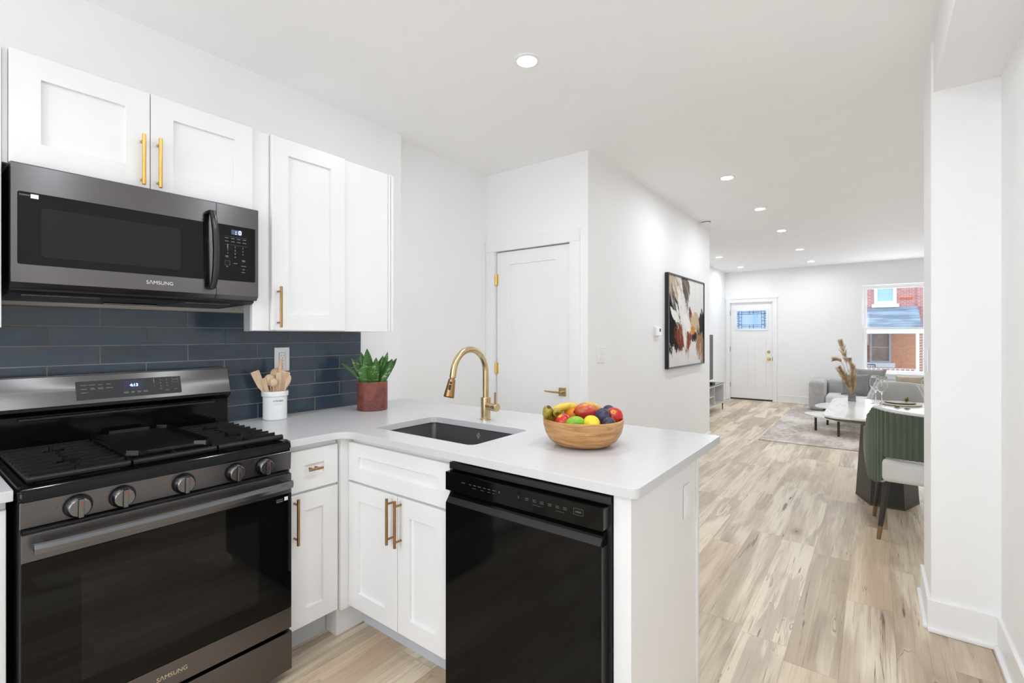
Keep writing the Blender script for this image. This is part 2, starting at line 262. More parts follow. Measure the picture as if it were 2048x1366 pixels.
# ---------------------------------------------------------------- mesh helpers
def fr(o, u, w):
    u = Vector(u); w = Vector(w); n = u.cross(w)
    return Matrix(((u.x, w.x, n.x, o[0]), (u.y, w.y, n.y, o[1]), (u.z, w.z, n.z, o[2]), (0, 0, 0, 1)))
def FX(x): return fr((x, 0, 0), (0, 1, 0), (0, 0, 1))       # plane facing +X: (y, z, out)
def FY(y): return fr((0, y, 0), (1, 0, 0), (0, 0, 1))       # plane facing -Y: (x, z, out)
class G:
    def __init__(s, mx=None): s.bm = bmesh.new(); s.mx = mx or Matrix()
    def take(s, t, mx=None):
        me = bpy.data.meshes.new('t'); t.to_mesh(me); t.free()
        if mx: me.transform(mx)
        s.bm.from_mesh(me); bpy.data.meshes.remove(me); return s
    def box(s, x0, x1, y0, y1, z0, z1, b=0., seg=2, mx=None, vert=False):
        t = bmesh.new(); bmesh.ops.create_cube(t, size=1)
        for v in t.verts: v.co = ((x0+x1)/2+v.co.x*(x1-x0), (y0+y1)/2+v.co.y*(y1-y0), (z0+z1)/2+v.co.z*(z1-z0))
        if b:
            es = [e for e in t.edges if not vert or abs(e.verts[0].co.z-e.verts[1].co.z) > 1e-6]
            bmesh.ops.bevel(t, geom=es, offset=b, segments=seg, profile=.5, affect='EDGES')
        return s.take(t, mx)
    def lathe(s, prof, c=(0, 0, 0), seg=32, mx=None, sx=1., sy=1.):
        t = bmesh.new(); rings = []
        for r, z in prof:
            if r < 1e-6: rings.append([t.verts.new((c[0], c[1], c[2]+z))])
            else: rings.append([t.verts.new((c[0]+r*sx*math.cos(2*PI*i/seg), c[1]+r*sy*math.sin(2*PI*i/seg), c[2]+z)) for i in range(seg)])
        for a, b in zip(rings, rings[1:]):
            for i in range(seg):
                j = (i+1) % seg
                if len(a) == 1 and len(b) == 1: break
                if len(a) == 1: t.faces.new((a[0], b[j], b[i]))
                elif len(b) == 1: t.faces.new((a[i], a[j], b[0]))
                else: t.faces.new((a[i], a[j], b[j], b[i]))
        for rg, fl in ((rings[0], True), (rings[-1], False)):
            if len(rg) > 1: t.faces.new(rg[::-1] if fl else rg)
        bmesh.ops.recalc_face_normals(t, faces=t.faces); return s.take(t, mx)
    def cyl(s, p0, p1, r0, r1=None, seg=20, b=0.):
        p0 = Vector(p0); p1 = Vector(p1); d = p1-p0; h = d.length; r1 = r0 if r1 is None else r1
        q = d.to_track_quat('Z', 'Y').to_matrix().to_4x4(); q.translation = p0
        pr = [(0, 0), (r0-b, 0), (r0, b), (r1, h-b), (r1-b, h), (0, h)] if b else [(0, 0), (r0, 0), (r1, h), (0, h)]
        return s.lathe(pr, seg=seg, mx=q)
    def tube(s, pts, r, seg=12, flat=1.):
        pts = [Vector(p) for p in pts]; n = len(pts); t = bmesh.new(); rings = []; up = None
        for i, p in enumerate(pts):
            d = (pts[min(i+1, n-1)]-pts[max(i-1, 0)]).normalized()
            if up is None: up = d.orthogonal().normalized()
            up = (up-d*up.dot(d)).normalized(); sd = d.cross(up); rr = r[i] if isinstance(r, (list, tuple)) else r
            rings.append([t.verts.new(p+(up*math.cos(2*PI*k/seg)+sd*math.sin(2*PI*k/seg)*flat)*rr) for k in range(seg)])
        for a, b in zip(rings, rings[1:]):
            for k in range(seg): t.faces.new((a[k], a[(k+1) % seg], b[(k+1) % seg], b[k]))
        t.faces.new(rings[0][::-1]); t.faces.new(rings[-1]); bmesh.ops.recalc_face_normals(t, faces=t.faces); return s.take(t)
    def loft(s, rings, cap=True):
        t = bmesh.new(); R = [[t.verts.new(p) for p in r] for r in rings]; n = len(R[0])
        for a, b in zip(R, R[1:]):
            for k in range(n): t.faces.new((a[k], a[(k+1) % n], b[(k+1) % n], b[k]))
        if cap: t.faces.new(R[0][::-1]); t.faces.new(R[-1])
        bmesh.ops.recalc_face_normals(t, faces=t.faces); return s.take(t)
    def prism(s, pts, z0, z1, holes=(), b=0., mx=None):
        t = bmesh.new(); es = []
        for lp in [pts]+list(holes):
            vs = [t.verts.new((p[0], p[1], z0)) for p in lp]; es += [t.edges.new((vs[i], vs[(i+1) % len(vs)])) for i in range(len(vs))]
        if holes: bmesh.ops.triangle_fill(t, edges=es, use_beauty=True)
        else: t.faces.new(t.verts[:])
        e = bmesh.ops.extrude_face_region(t, geom=t.faces[:]); bmesh.ops.translate(t, vec=(0, 0, z1-z0), verts=[v for v in e['geom'] if isinstance(v, bmesh.types.BMVert)])
        bmesh.ops.recalc_face_normals(t, faces=t.faces)
        if b:
            ee = [x for x in t.edges if len(x.link_faces) == 2 and x.calc_face_angle() > .8 and abs(x.verts[0].co.z-x.verts[1].co.z) < 1e-6]
            bmesh.ops.bevel(t, geom=ee, offset=b, segments=2, profile=.5, affect='EDGES')
        return s.take(t, mx)
    def ball(s, c, r, seg=24, mx=None):
        t = bmesh.new(); bmesh.ops.create_uvsphere(t, u_segments=seg, v_segments=seg//2, radius=1)
        r = (r, r, r) if isinstance(r, (int, float)) else r
        for v in t.verts: v.co = (c[0]+v.co.x*r[0], c[1]+v.co.y*r[1], c[2]+v.co.z*r[2])
        return s.take(t, mx)
    def panel_door(s, u0, u1, w0, w1, n0, n1, st=.062, rec=.011, bev=.0035, rail=None):
        t = bmesh.new(); rl = rail or st; V = lambda u, w, n: t.verts.new((u, w, n))
        o = [V(u0, w0, n1), V(u1, w0, n1), V(u1, w1, n1), V(u0, w1, n1)]; a = (u0+st, u1-st, w0+rl, w1-rl)
        i = [V(a[0], a[2], n1), V(a[1], a[2], n1), V(a[1], a[3], n1), V(a[0], a[3], n1)]
        j = [V(a[0]+bev*.2, a[2]+bev, n1-rec), V(a[1]-bev*.2, a[2]+bev, n1-rec), V(a[1]-bev*.2, a[3]-bev*.2, n1-rec), V(a[0]+bev*.2, a[3]-bev*.2, n1-rec)]
        k = [V(u0, w0, n0), V(u1, w0, n0), V(u1, w1, n0), V(u0, w1, n0)]
        for p, q in ((o, i), (i, j), (k, o)):
            for e in range(4): f = (e+1) % 4; t.faces.new((p[e], p[f], q[f], q[e]))
        t.faces.new(j); t.faces.new(k[::-1]); bmesh.ops.recalc_face_normals(t, faces=t.faces)
        ed = [e for e in t.edges if all(v in o for v in e.verts)]; bmesh.ops.bevel(t, geom=ed, offset=.0015, segments=1, affect='EDGES')
        return s.take(t)
def rrect(x0, x1, y0, y1, r, n=6):
    out = []
    for cx, cy, a in ((x1-r, y0+r, -PI/2), (x1-r, y1-r, 0), (x0+r, y1-r, PI/2), (x0+r, y0+r, PI)):
        out += [(cx+r*math.cos(a+PI/2*i/n), cy+r*math.sin(a+PI/2*i/n)) for i in range(n+1)]
    return out
def wloc(o):
    v = Vector((0, 0, 0))
    while o: v = v+o.location; o = o.parent
    return v
def obj(name, g, m, parent=None, smooth=True, ang=35, label=None):
    bm = g.bm; me = bpy.data.meshes.new(name); bm.to_mesh(me); bm.free(); me.transform(g.mx)
    o = bpy.data.objects.new(name, me); C.objects.link(o)
    if m: me.materials.append(M[m] if isinstance(m, str) else m)
    if smooth and len(me.polygons):
        me.shade_smooth(); me.set_sharp_from_angle(angle=math.radians(ang))
        if ang <= 40: wn = o.modifiers.new('face_weighted_normals', 'WEIGHTED_NORMAL'); wn.keep_sharp = True; wn.weight = 60
    if parent: o.parent = parent; me.transform(Matrix.Translation(-wloc(parent)))
    else:
        xs = [v.co for v in me.vertices]; c = Vector([(min(p[i] for p in xs)+max(p[i] for p in xs))/2 for i in range(3)]); c.z = min(p.z for p in xs)
        me.transform(Matrix.Translation(-c)); o.location = c
    if label: o['label'] = label
    return o
def tag(o, label, cat, group=None):
    o['label'] = label; o['category'] = cat
    if group: o['group'] = group
    return o
def thing(name, label, cat, loc, group=None):
    o = bpy.data.objects.new(name, None); C.objects.link(o); o.location = loc; o.empty_display_size = .05
    return tag(o, label, cat, group)
def struct(name, g, m, parent=None, **k):
    o = obj(name, g, m, parent, **k)
    if not parent: o['kind'] = 'structure'
    return o
def text(name, st, width, mx, m, parent, ext=.0006, label=None):
    cu = bpy.data.curves.new('t', 'FONT'); cu.body = st; cu.size = 1; cu.align_x = 'CENTER'; cu.align_y = 'CENTER'; cu.extrude = 0
    o = bpy.data.objects.new('t', cu); C.objects.link(o); bpy.context.view_layer.update()
    me = bpy.data.meshes.new_from_object(o.evaluated_get(bpy.context.evaluated_depsgraph_get())); bpy.data.objects.remove(o); bpy.data.curves.remove(cu)
    g = G(); g.bm.from_mesh(me); bpy.data.meshes.remove(me); xs = [v.co.x for v in g.bm.verts]; k = width/(max(xs)-min(xs))
    e = bmesh.ops.extrude_face_region(g.bm, geom=g.bm.faces[:]); bmesh.ops.translate(g.bm, vec=(0, 0, ext/k), verts=[v for v in e['geom'] if isinstance(v, bmesh.types.BMVert)])
    bmesh.ops.recalc_face_normals(g.bm, faces=g.bm.faces)
    bmesh.ops.transform(g.bm, matrix=Matrix.Scale(k, 4), verts=g.bm.verts); g.mx = mx
    return obj(name, g, m, parent, smooth=False, label=label)
def tr(mx, u, w, n=0.): return mx @ Matrix.Translation((u, w, n))
def copy_tree(o, parent=None):
    c = o.copy(); C.objects.link(c)
    if parent: c.parent = parent
    for ch in list(o.children): copy_tree(ch, c)
    return c

# ---------------------------------------------------------------- the room
CZ = 2.66; YF = 10.85
struct('floor', G().box(-3.0, 2.3, -2.4, 11.05, -.08, 0), 'floor')
struct('ceiling', G().box(-3.0, 2.3, -2.4, 11.05, CZ, CZ+.08), 'ceil')
struct('wall_left', G().box(-2.72, -2.50, -2.3, 2.09, 0, CZ), 'wall')
struct('wall_alcove', G().box(-2.80, -2.585, 2.09, 3.07, 0, CZ), 'wall')
# partition with the closet door opening in its kitchen side
g = G(); g.box(-2.80, -2.495, 3.07, 3.19, 0, CZ); g.box(-1.79, -1.64, 3.07, 3.19, 0, CZ); g.box(-2.495, -1.79, 3.07, 3.19, 2.02, CZ); g.box(-2.80, -1.64, 3.19, 6.24, 0, CZ)
struct('wall_partition', g, 'wall')
struct('wall_living', G().box(-2.75, -2.53, 6.24, YF+.2, 0, CZ), 'wall')
WX0, WX1, WZ0, WZ1 = -.19, .92, .665, 2.245
g = G(); g.box(-2.53, -2.435, YF, YF+.2, 0, CZ); g.box(-2.435, -1.64, YF, YF+.2, 2.01, CZ); g.box(-1.64, WX0, YF, YF+.2, 0, CZ); g.box(WX0, WX1, YF, YF+.2, 0, WZ0); g.box(WX0, WX1, YF, YF+.2, WZ1, CZ); g.box(WX1, 2.3, YF, YF+.2, 0, CZ)
struct('wall_front', g, 'wall')
struct('wall_pillar', G().box(.202, 2.2, 2.875, 3.265, 0, CZ), 'wall')
struct('wall_right', G().box(.427, .60, -2.3, 2.875, 0, CZ), 'wall')
struct('wall_dining', G().box(2.1, 2.3, 3.265, YF, 0, CZ), 'wall')
g = G(); g.box(-2.5, -1.9, -2.4, -2.25, 0, CZ); g.box(-.2, .427, -2.4, -2.25, 0, CZ); g.box(-1.9, -.2, -2.4, -2.25, 0, .75); g.box(-1.9, -.2, -2.4, -2.25, 2.25, CZ)
struct('wall_back', g, 'wall')
struct('trim_soffit', G().box(.21, .427, -2.3, 2.875, 2.43, CZ), 'wall')
# baseboards with a shoe moulding
def base(name, runs):
    g = G()
    for x0, x1, y0, y1, sx, sy in runs:
        g.box(x0, x1, y0, y1, 0, .142, .002, 1)
        g.box(x0+min(0, sx), x1+max(0, sx), y0+min(0, sy), y1+max(0, sy), 0, .020, .006, 2)
    return struct(name, g, 'trim')
base('baseboard_right', [(.413, .427, -2.25, 2.861, -.014, 0)])
base('baseboard_pillar', [(.188, .427, 2.861, 2.875, 0, -.014), (.188, .202, 2.875, 3.279, -.014, 0), (.202, 2.1, 3.265, 3.279, 0, .014)])
base('baseboard_front', [(-1.555, 2.1, YF-.014, YF, 0, -.012)])
base('baseboard_living', [(-2.53, -2.516, 6.24, YF, .012, 0)])
base('baseboard_partition', [(-1.64, -1.626, 3.07, 6.24, .012, 0), (-2.53, -1.626, 6.24, 6.254, 0, .012)])
base('baseboard_dining', [(2.086, 2.1, 3.279, YF, -.012, 0)])
# backsplash: individual bevelled tiles on grout
g = G(FX(-2.50)); rnd = random.Random(3)
g2 = G(FX(-2.50)); g2.box(-.6, 1.772, .914, 1.353, .0005, .0072); g2.box(.236, 1.094, 1.353, 1.4425, .0005, .0072)
for i in range(7):
    z0 = .914+i*.0755; ph = .542 if i % 2 == 0 else .386
    for k in range(-5, 6):
        a = ph+k*.31; b = a+.31
        lo, hi = (-.6, 1.772) if i < 5 else ((.236, 1.094) if i == 6 else (-.6, 1.772))
        a = max(a, lo); b = min(b, hi)
        zt = z0+.0755
        if b-a < .02: continue
        if i == 5:                 # the row cut by the bottoms of the wall cabinets
            for (s0, s1, top) in ((lo, .236, 1.353), (.236, 1.094, zt), (1.094, hi, 1.353)):
                aa, bb = max(a, s0), min(b, s1)
                if bb-aa > .015: g.box(aa+.0017, bb-.0017, z0+.0017, top-.0017, .004, .0105, .0012, 2)
        else: g.box(a+.0021, b-.0021, z0+.0021, zt-.0021, .004, .0090+rnd.random()*.0004, .0010, 2)
bs = struct('trim_backsplash', g2, 'grout'); obj('wall_tile', g, 'tile', bs)
struct('trim_plaster', G(FX(-2.50)).box(.236, 1.094, 1.4425, 1.50, .0005, .004), 'tan')
# ---- closet door
d = G(FY(3.085)); d.panel_door(-2.487, -1.796, .01, 2.012, -.035, 0, .13, .008, .012, .105)
d2 = struct('door_2', d, 'trim')
for z in (1.789, 1.064, .33):
    h = G(); h.cyl((-2.489, 3.072, z-.045), (-2.489, 3.072, z+.045), .008, seg=10); h.box(-2.497, -2.474, 3.078, 3.0845, z-.044, z+.044)
    obj('hinge', h, 'ybrass', d2, label='brass hinge')
h = G(FY(3.085)); h.box(-1.890, -1.828, .880, .942, 0, .008, .002); h.cyl((-1.859, .911, .006), (-1.859, .911, .05), .011); h.tube([(-1.855, .911, .048), (-1.90, .911, .052), (-1.95, .912, .050), (-1.99, .914, .046)], [.010, .009, .008, .007], 10, .7)
obj('lever_handle', h, 'brass', d2, label='square plate brass lever handle')
g = G(FY(3.07)); cw = .088
g.box(-2.583, -2.497, 0, 2.018, 0, .016, .002, 1); g.box(-1.786, -1.70, 0, 2.018, 0, .016, .002, 1); g.box(-2.583, -1.70, 2.018, 2.112, 0, .018, .002, 1)
struct('trim_1', g, 'trim')
# ---- front door
d = G(FY(YF+.03)); d.prism([(-2.43, .012), (-1.645, .012), (-1.645, 2.0), (-2.43, 2.0)], -.04, 0, [[(-2.305, 1.474), (-1.762, 1.474), (-1.762, 1.838), (-2.305, 1.838)]])
fd = struct('door_1', d, 'trim')
g = G(FY(YF+.03))
for a, b in ((-2.345, -2.08), (-1.995, -1.73)):
    g.box(a+.03, b-.03, .27, 1.30, .0, .0040, .0035, 1)
obj('door_panel', g, 'trim', fd)
g = G(FY(YF+.03)); g.prism([(-2.345, 1.435), (-1.725, 1.435), (-1.725, 1.875), (-2.345, 1.875)], 0, .012, [[(-2.305, 1.474), (-1.762, 1.474), (-1.762, 1.838), (-2.305, 1.838)]], b=.003)
obj('glass_frame', g, 'trim', fd)
gl = obj('leaded_glass', G(FY(YF+.03)).box(-2.305, -1.762, 1.474, 1.838, .003, .005), 'lite', fd, label='frosted blue leaded glass')
g = G(FY(YF+.03)); X0, X1, Z0, Z1 = -2.305, -1.762, 1.474, 1.838
def hb(a, b, z): g.box(a, b, z-.0035, z+.0035, .004, .009)
def vb(x, a, b): g.box(x-.0035, x+.0035, a, b, .004, .009)
for x in (X0+.085, X1-.085): vb(x, Z0, Z1)
for z in (Z0+.075, Z1-.065): hb(X0, X1, z)
for x in (X0+.035, X1-.035): vb(x, Z0, Z1)
for z in (Z0+.04, Z1-.03): hb(X0+.085, X1-.085, z)
for q in range(1, 7): hb(X0, X0+.035, Z0+q*.052); hb(X1-.035, X1, Z0+q*.052)
for q in range(1, 5): hb(X0+.035, X0+.085, Z0+.02+q*.07); hb(X1-.085, X1-.035, Z0+.02+q*.07)
for x in (-2.07, -2.0): vb(x, Z0, Z0+.075); vb(x, Z1-.065, Z1)
obj('leading', g, 'ink', gl)
for z in (1.80, 1.05, .30):
    obj('hinge', G(FY(YF)).box(-2.445, -2.425, z-.05, z+.05, -.002, .012, .004), 'hinge', fd)
for z, r, nm in ((1.00, .030, 'deadbolt'), (.855, .038, 'door_knob')):
    k = G(FY(YF+.03)); k.cyl((-1.715, z, 0), (-1.715, z, .012), r, r*.9)
    if nm == 'door_knob': k.cyl((-1.715, z, .01), (-1.715, z, .04), .012); k.ball((-1.715, z, .055), (.028, .028, .024))
    else: k.cyl((-1.715, z, .01), (-1.715, z, .022), .018); k.box(-1.722, -1.708, z-.014, z+.014, .02, .034, .003)
    obj(nm, k, 'ybrass', fd, label='polished brass '+nm.replace('_', ' '))
obj('strike_plate', G(FY(YF+.03)).box(-1.652, -1.640, .82, .89, -.006, .006), 'ink', fd)
obj('door_sweep', G(FY(YF+.03)).box(-2.43, -1.645, .004, .03, -.03, .010), 'ink', fd)
g = G(FY(YF)); g.box(-2.515, -2.44, 0, 2.015, 0, .02, .002, 1); g.box(-1.635, -1.56, 0, 2.015, 0, .02, .002, 1); g.box(-2.515, -1.56, 2.015, 2.085, 0, .022, .002, 1); g.box(-2.525, -1.545, 2.085, 2.12, 0, .034, .004)
struct('trim_2', g, 'trim')
# ---- front window
g = G(FY(YF+.10)); o = [(WX0, WZ0), (WX1, WZ0), (WX1, WZ1), (WX0, WZ1)]; zm = 1.455
g.prism(o, -.06, .0, [[(WX0+.035, WZ0+.012), (WX1-.035, WZ0+.012), (WX1-.035, WZ1-.03), (WX0+.035, WZ1-.03)]])
w1 = struct('window_1', g, 'trim', smooth=False)
for nm, a, b, n in (('upper_sash', zm-.02, WZ1-.03, -.045), ('lower_sash', WZ0+.012, zm+.025, -.015)):
    s = G(FY(YF+.10)); s.prism([(WX0+.035, a), (WX1-.035, a), (WX1-.035, b), (WX0+.035, b)], n, n+.028, [[(WX0+.072, a+.026), (WX1-.072, a+.026), (WX1-.072, b-.036), (WX0+.072, b-.036)]], b=.002)
    so = obj(nm, s, 'trim', w1, smooth=False); obj('pane', G(FY(YF+.10)).box(WX0+.07, WX1-.07, a+.024, b-.034, n+.012, n+.016), 'clear', so)
g = G(FY(YF)); g.box(WX0-.02, WX1+.02, WZ0-.035, WZ0-.002, -.10, .045, .006); g.box(WX0-.02, WX1+.02, WZ0-.11, WZ0-.035, 0, .014, .002, 1)
obj('window_sill', g, 'trim', w1)
# ---- recessed lights
g = thing('recessed_light', 'recessed ceiling light over the sink, nearest and largest of all', 'light', (0, 0, CZ), 'recessed ceiling lights')
q = G(); q.lathe([(.045, -.001), (.047, -.006), (.062, -.004), (.064, 0), (.045, 0)], seg=32); q.mx = Matrix.Translation((0, 0, CZ)); obj('trim_ring', q, 'lampring', g)
q = G(); q.lathe([(0, -.003), (.046, -.003), (.046, -.0005), (0, -.0005)], seg=32); q.mx = Matrix.Translation((0, 0, CZ)); obj('lens', q, 'lens', g, label='glowing white lens')
for i, (x, y, lab) in enumerate([(-1.34, 1.892, None), (-.992, 4.308, 'first recessed ceiling light of the long row past the sink light'), (-.961, 5.578, 'second recessed ceiling light of the long row leading to the window'),
        (-.943, 6.898, 'third recessed ceiling light of the long row leading to the window'), (-.927, 8.565, 'fourth recessed ceiling light of the long row, last but one before the front wall'),
        (-.913, 10.073, 'fifth recessed ceiling light of the long row, nearest the front window'), (-2.105, 8.589, 'recessed ceiling light at the partition end, left one of the short row'), (-2.08, 10.094, 'recessed ceiling light above the front door')]):
    o = g if i == 0 else copy_tree(g)
    o.location = (x, y, CZ)
    if lab: o['label'] = lab
sd = thing('smoke_detector', 'round white smoke detector on the ceiling at the partition end', 'smoke detector', (-1.565, 5.80, CZ))
q = G(Matrix.Translation((-1.565, 5.80, CZ))); q.lathe([(0, -.034), (.030, -.034), (.045, -.028), (.052, -.012), (.060, -.010), (.062, 0), (0, 0)], seg=32); obj('cover', q, 'plate', sd)
q = G(Matrix.Translation((-1.565, 5.80, CZ))); q.lathe([(.049, -.020), (.0515, -.020), (.0515, -.014), (.049, -.014)], seg=32); obj('vent_slot', q, 'ink', sd)
# ---- switches, thermostat, outlet
def switch(fx, u, w, gangs, label, wd=None):
    p = fx @ Vector((u, w, 0)); wd = wd or (.07 if gangs == 1 else .116)
    t = thing('light_switch', label, 'light switch', p)
    obj('cover_plate', G(fx).box(u-wd/2, u+wd/2, w-.0575, w+.0575, .0005, .006, .0025), 'plate', t)
    for k in range(gangs):
        c = u+(k-(gangs-1)/2)*.046
        obj('rocker', G(fx).box(c-.0165, c+.0165, w-.033, w+.033, .005, .0095, .0018), 'plate', t)
    return t
switch(FX(-1.64), 3.268, 1.187, 2, 'white double light switch on the partition wall right of the closet door')
switch(FY(YF), -1.425, 1.150, 2, 'white double light switch on the front wall right of the front door')
switch(FX(-.540), 1.748, .742, 1, 'white single switch on the end of the peninsula')
fl = fr((.202, 0, 0), (0, -1, 0), (0, 0, 1))
switch(fl, -3.02, 1.215, 1, 'white single light switch on the narrow side of the right wall pillar')
t = thing('thermostat', 'small white thermostat with a black screen left of the painting', 'thermostat', (-1.64, 4.41, 1.33))
obj('base_plate', G(FX(-1.64)).box(4.345, 4.48, 1.325, 1.415, .0005, .010, .003), 'plate', t)
obj('housing', G(FX(-1.64)).box(4.352, 4.473, 1.332, 1.409, .010, .032, .005), 'plate', t)
obj('screen', G(FX(-1.64)).box(4.415, 4.448, 1.368, 1.397, .032, .0328), 'ink', t, label='black screen')
t = thing('wall_outlet', 'white wall outlet on the dark tile backsplash behind the utensil crock', 'outlet', (-2.489, 1.283, 1.15))
obj('cover_plate', G(FX(-2.4895)).box(1.243, 1.323, 1.145, 1.269, .0005, .006, .003), 'plate', t)
r = obj('receptacle', G(FX(-2.4895)).box(1.267, 1.299, 1.168, 1.242, .005, .0085, .001), 'plate', t)
q = G(FX(-2.4895))
for z in (1.227, 1.183):
    for a, h in ((1.277, .008), (1.289, .0065)): q.box(a-.001, a+.001, z-h/2, z+h/2, .0084, .0088)
    q.cyl((1.283, z-.012, .0084), (1.283, z-.012, .0088), .0024, seg=10)
q.box(1.2665, 1.2675, 1.168, 1.242, .0055, .0086); q.box(1.2985, 1.2995, 1.168, 1.242, .0055, .0086); q.box(1.2665, 1.2995, 1.2415, 1.2425, .0055, .0086)
obj('slot', q, 'ink', r)
# ---- painting
t = thing('framed_painting', 'abstract brown black and white painting in a thin black frame on the partition', 'painting', (-1.64, 5.26, 1.003))
q = G(FX(-1.64)); q.prism([(4.643, 1.003), (5.877, 1.003), (5.877, 1.950), (4.643, 1.950)], .001, .040, [[(4.658, 1.018), (5.862, 1.018), (5.862, 1.935), (4.658, 1.935)]], b=.001)
obj('frame', q, 'black', t, smooth=False); obj('canvas', G(FX(-1.64)).box(4.658, 5.862, 1.018, 1.935, .004, .030), 'canvas', t, smooth=False)

# ---------------------------------------------------------------- kitchen cabinets
def pull(fx, u, w, L, n, ax, m, parent, r=.006, so=.032, inset=.022):
    g = G(fx); d = (0, 1) if ax == 'w' else (1, 0)
    g.cyl((u-d[0]*L/2, w-d[1]*L/2, n+so), (u+d[0]*L/2, w+d[1]*L/2, n+so), r, seg=16, b=.0008)
    for s in (-1, 1):
        k = s*(L/2-inset); g.cyl((u+d[0]*k, w+d[1]*k, n-.0005), (u+d[0]*k, w+d[1]*k, n+so), .0045, seg=12)
    return obj('handle', g, m, parent, label='brushed gold bar handle')
W = FX(0)
t = thing('wall_cabinet', 'wide white shaker wall cabinet with two doors above the microwave', 'cabinet', (-2.3, .614, 1.873), 'white wall cabinets')
obj('body', G().box(-2.497, -2.171, .246, .982, 1.873, 2.232), 'cab', t)
obj('filler_strip', G(W).box(.2335, .2457, 1.873, 2.230, -2.19, -2.166), 'cab', t)
for a, b, hu in ((.247, .6115, .585), (.6145, .981, .6355)):
    d = obj('door', G(W).panel_door(a, b, 1.875, 2.232, -2.170, -2.150, .072, rail=.074), 'cab', t); pull(W, hu, 1.973, .184, -2.150, 'w', 'gold', d)
t = thing('wall_cabinet', 'tall white wall cabinet over the utensil crock with one narrow shaker door', 'cabinet', (-2.3, 1.37, 1.352), 'white wall cabinets')
obj('body', G().box(-2.497, -2.171, 1.095, 1.750, 1.353, 2.231), 'cab', t)
obj('filler_strip', G(W).box(.985, 1.057, 1.354, 2.232, -2.186, -2.164, .001, 1).box(1.050, 1.100, 1.354, 2.231, -2.186, -2.1712), 'cab', t)
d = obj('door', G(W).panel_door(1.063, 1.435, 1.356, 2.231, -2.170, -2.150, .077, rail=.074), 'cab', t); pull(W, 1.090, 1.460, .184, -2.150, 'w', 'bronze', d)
obj('blank_panel', G(W).box(1.4385, 1.712, 1.353, 2.228, -2.1705, -2.160, .001, 1), 'cab', t)
obj('edge_strip', G(W).box(1.715, 1.730, 1.353, 2.228, -2.1705, -2.160, .001, 1), 'cab', t)
obj('edge_strip', G(W).box(1.7335, 1.750, 1.353, 2.222, -2.1705, -2.158, .001, 1), 'cab', t)
t = thing('wall_cabinet', 'white wall cabinet cut off by the left edge of the photo', 'cabinet', (-2.3, -.2, 1.355), 'white wall cabinets')
obj('body', G().box(-2.497, -2.171, -.62, .232, 1.357, 2.230), 'cab', t)
for a, b in ((-.62, -.195), (-.192, .231)): obj('door', G(W).panel_door(a, b, 1.357, 2.231, -2.170, -2.150, .07), 'cab', t)
# base cabinet between range and corner
t = thing('base_cabinet', 'narrow white base cabinet with drawer right of the range', 'cabinet', (-2.2, 1.11, 0), 'white base cabinets')
obj('body', G().box(-2.497, -1.901, .994, 1.224, .125, .883), 'cab', t)
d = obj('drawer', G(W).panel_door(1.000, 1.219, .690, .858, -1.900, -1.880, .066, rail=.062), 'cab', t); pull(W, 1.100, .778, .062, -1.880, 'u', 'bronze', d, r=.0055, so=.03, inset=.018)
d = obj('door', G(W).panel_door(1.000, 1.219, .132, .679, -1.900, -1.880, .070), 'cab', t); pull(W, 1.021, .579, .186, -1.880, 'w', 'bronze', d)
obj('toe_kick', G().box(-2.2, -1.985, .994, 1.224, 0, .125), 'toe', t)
V = FY(0)
t = thing('base_cabinet', 'white sink base cabinet with two doors beside the dishwasher', 'cabinet', (-1.55, 1.55, 0), 'white base cabinets')
g = G(); g.box(-2.45, -1.237, 1.2835, 1.30, .125, .883); g.box(-2.45, -2.43, 1.30, 1.86, .125, .883); g.box(-1.255, -1.237, 1.30, 1.86, .125, .883); g.box(-2.43, -1.255, 1.84, 1.86, .125, .883); g.box(-2.43, -1.255, 1.30, 1.84, .125, .145)
obj('body', g, 'cab', t)
obj('corner_filler', G().box(-1.921, -1.866, 1.2275, 1.283, .125, .883, .001, 1), 'cab', t)
obj('drawer_front', G(V).panel_door(-1.864, -1.240, .693, .861, -1.283, -1.262, .070, rail=.058), 'cab', t, label='false drawer front')
for a, b, hu in ((-1.864, -1.536, -1.560), (-1.532, -1.240, -1.510)):
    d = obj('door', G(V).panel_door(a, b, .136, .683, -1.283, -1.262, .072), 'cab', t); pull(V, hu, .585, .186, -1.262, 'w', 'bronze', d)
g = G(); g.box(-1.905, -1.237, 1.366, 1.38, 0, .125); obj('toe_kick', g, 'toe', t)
obj('corner_block', G().box(-2.02, -1.905, 1.2275, 1.366, 0, .125), 'cab', t)
t = thing('base_cabinet', 'white base cabinet at the left edge, left of the range', 'cabinet', (-2.2, -.2, 0), 'white base cabinets')
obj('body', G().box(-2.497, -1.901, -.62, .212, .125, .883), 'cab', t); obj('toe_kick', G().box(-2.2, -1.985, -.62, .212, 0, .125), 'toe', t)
for a, b in ((-.62, -.207), (-.204, .211)): obj('door', G(W).panel_door(a, b, .132, .858, -1.900, -1.880, .070), 'cab', t)
t = thing('end_panel', 'white end panel closing the peninsula beside the dishwasher', 'end panel', (-.565, 1.56, 0))
obj('panel', G().box(-.593, -.540, 1.2625, 1.858, 0, .883, .001, 1), 'cab', t)
obj('back_panel', G().box(-1.235, -.532, 1.8585, 1.878, 0, .883, .001, 1), 'cab', t)
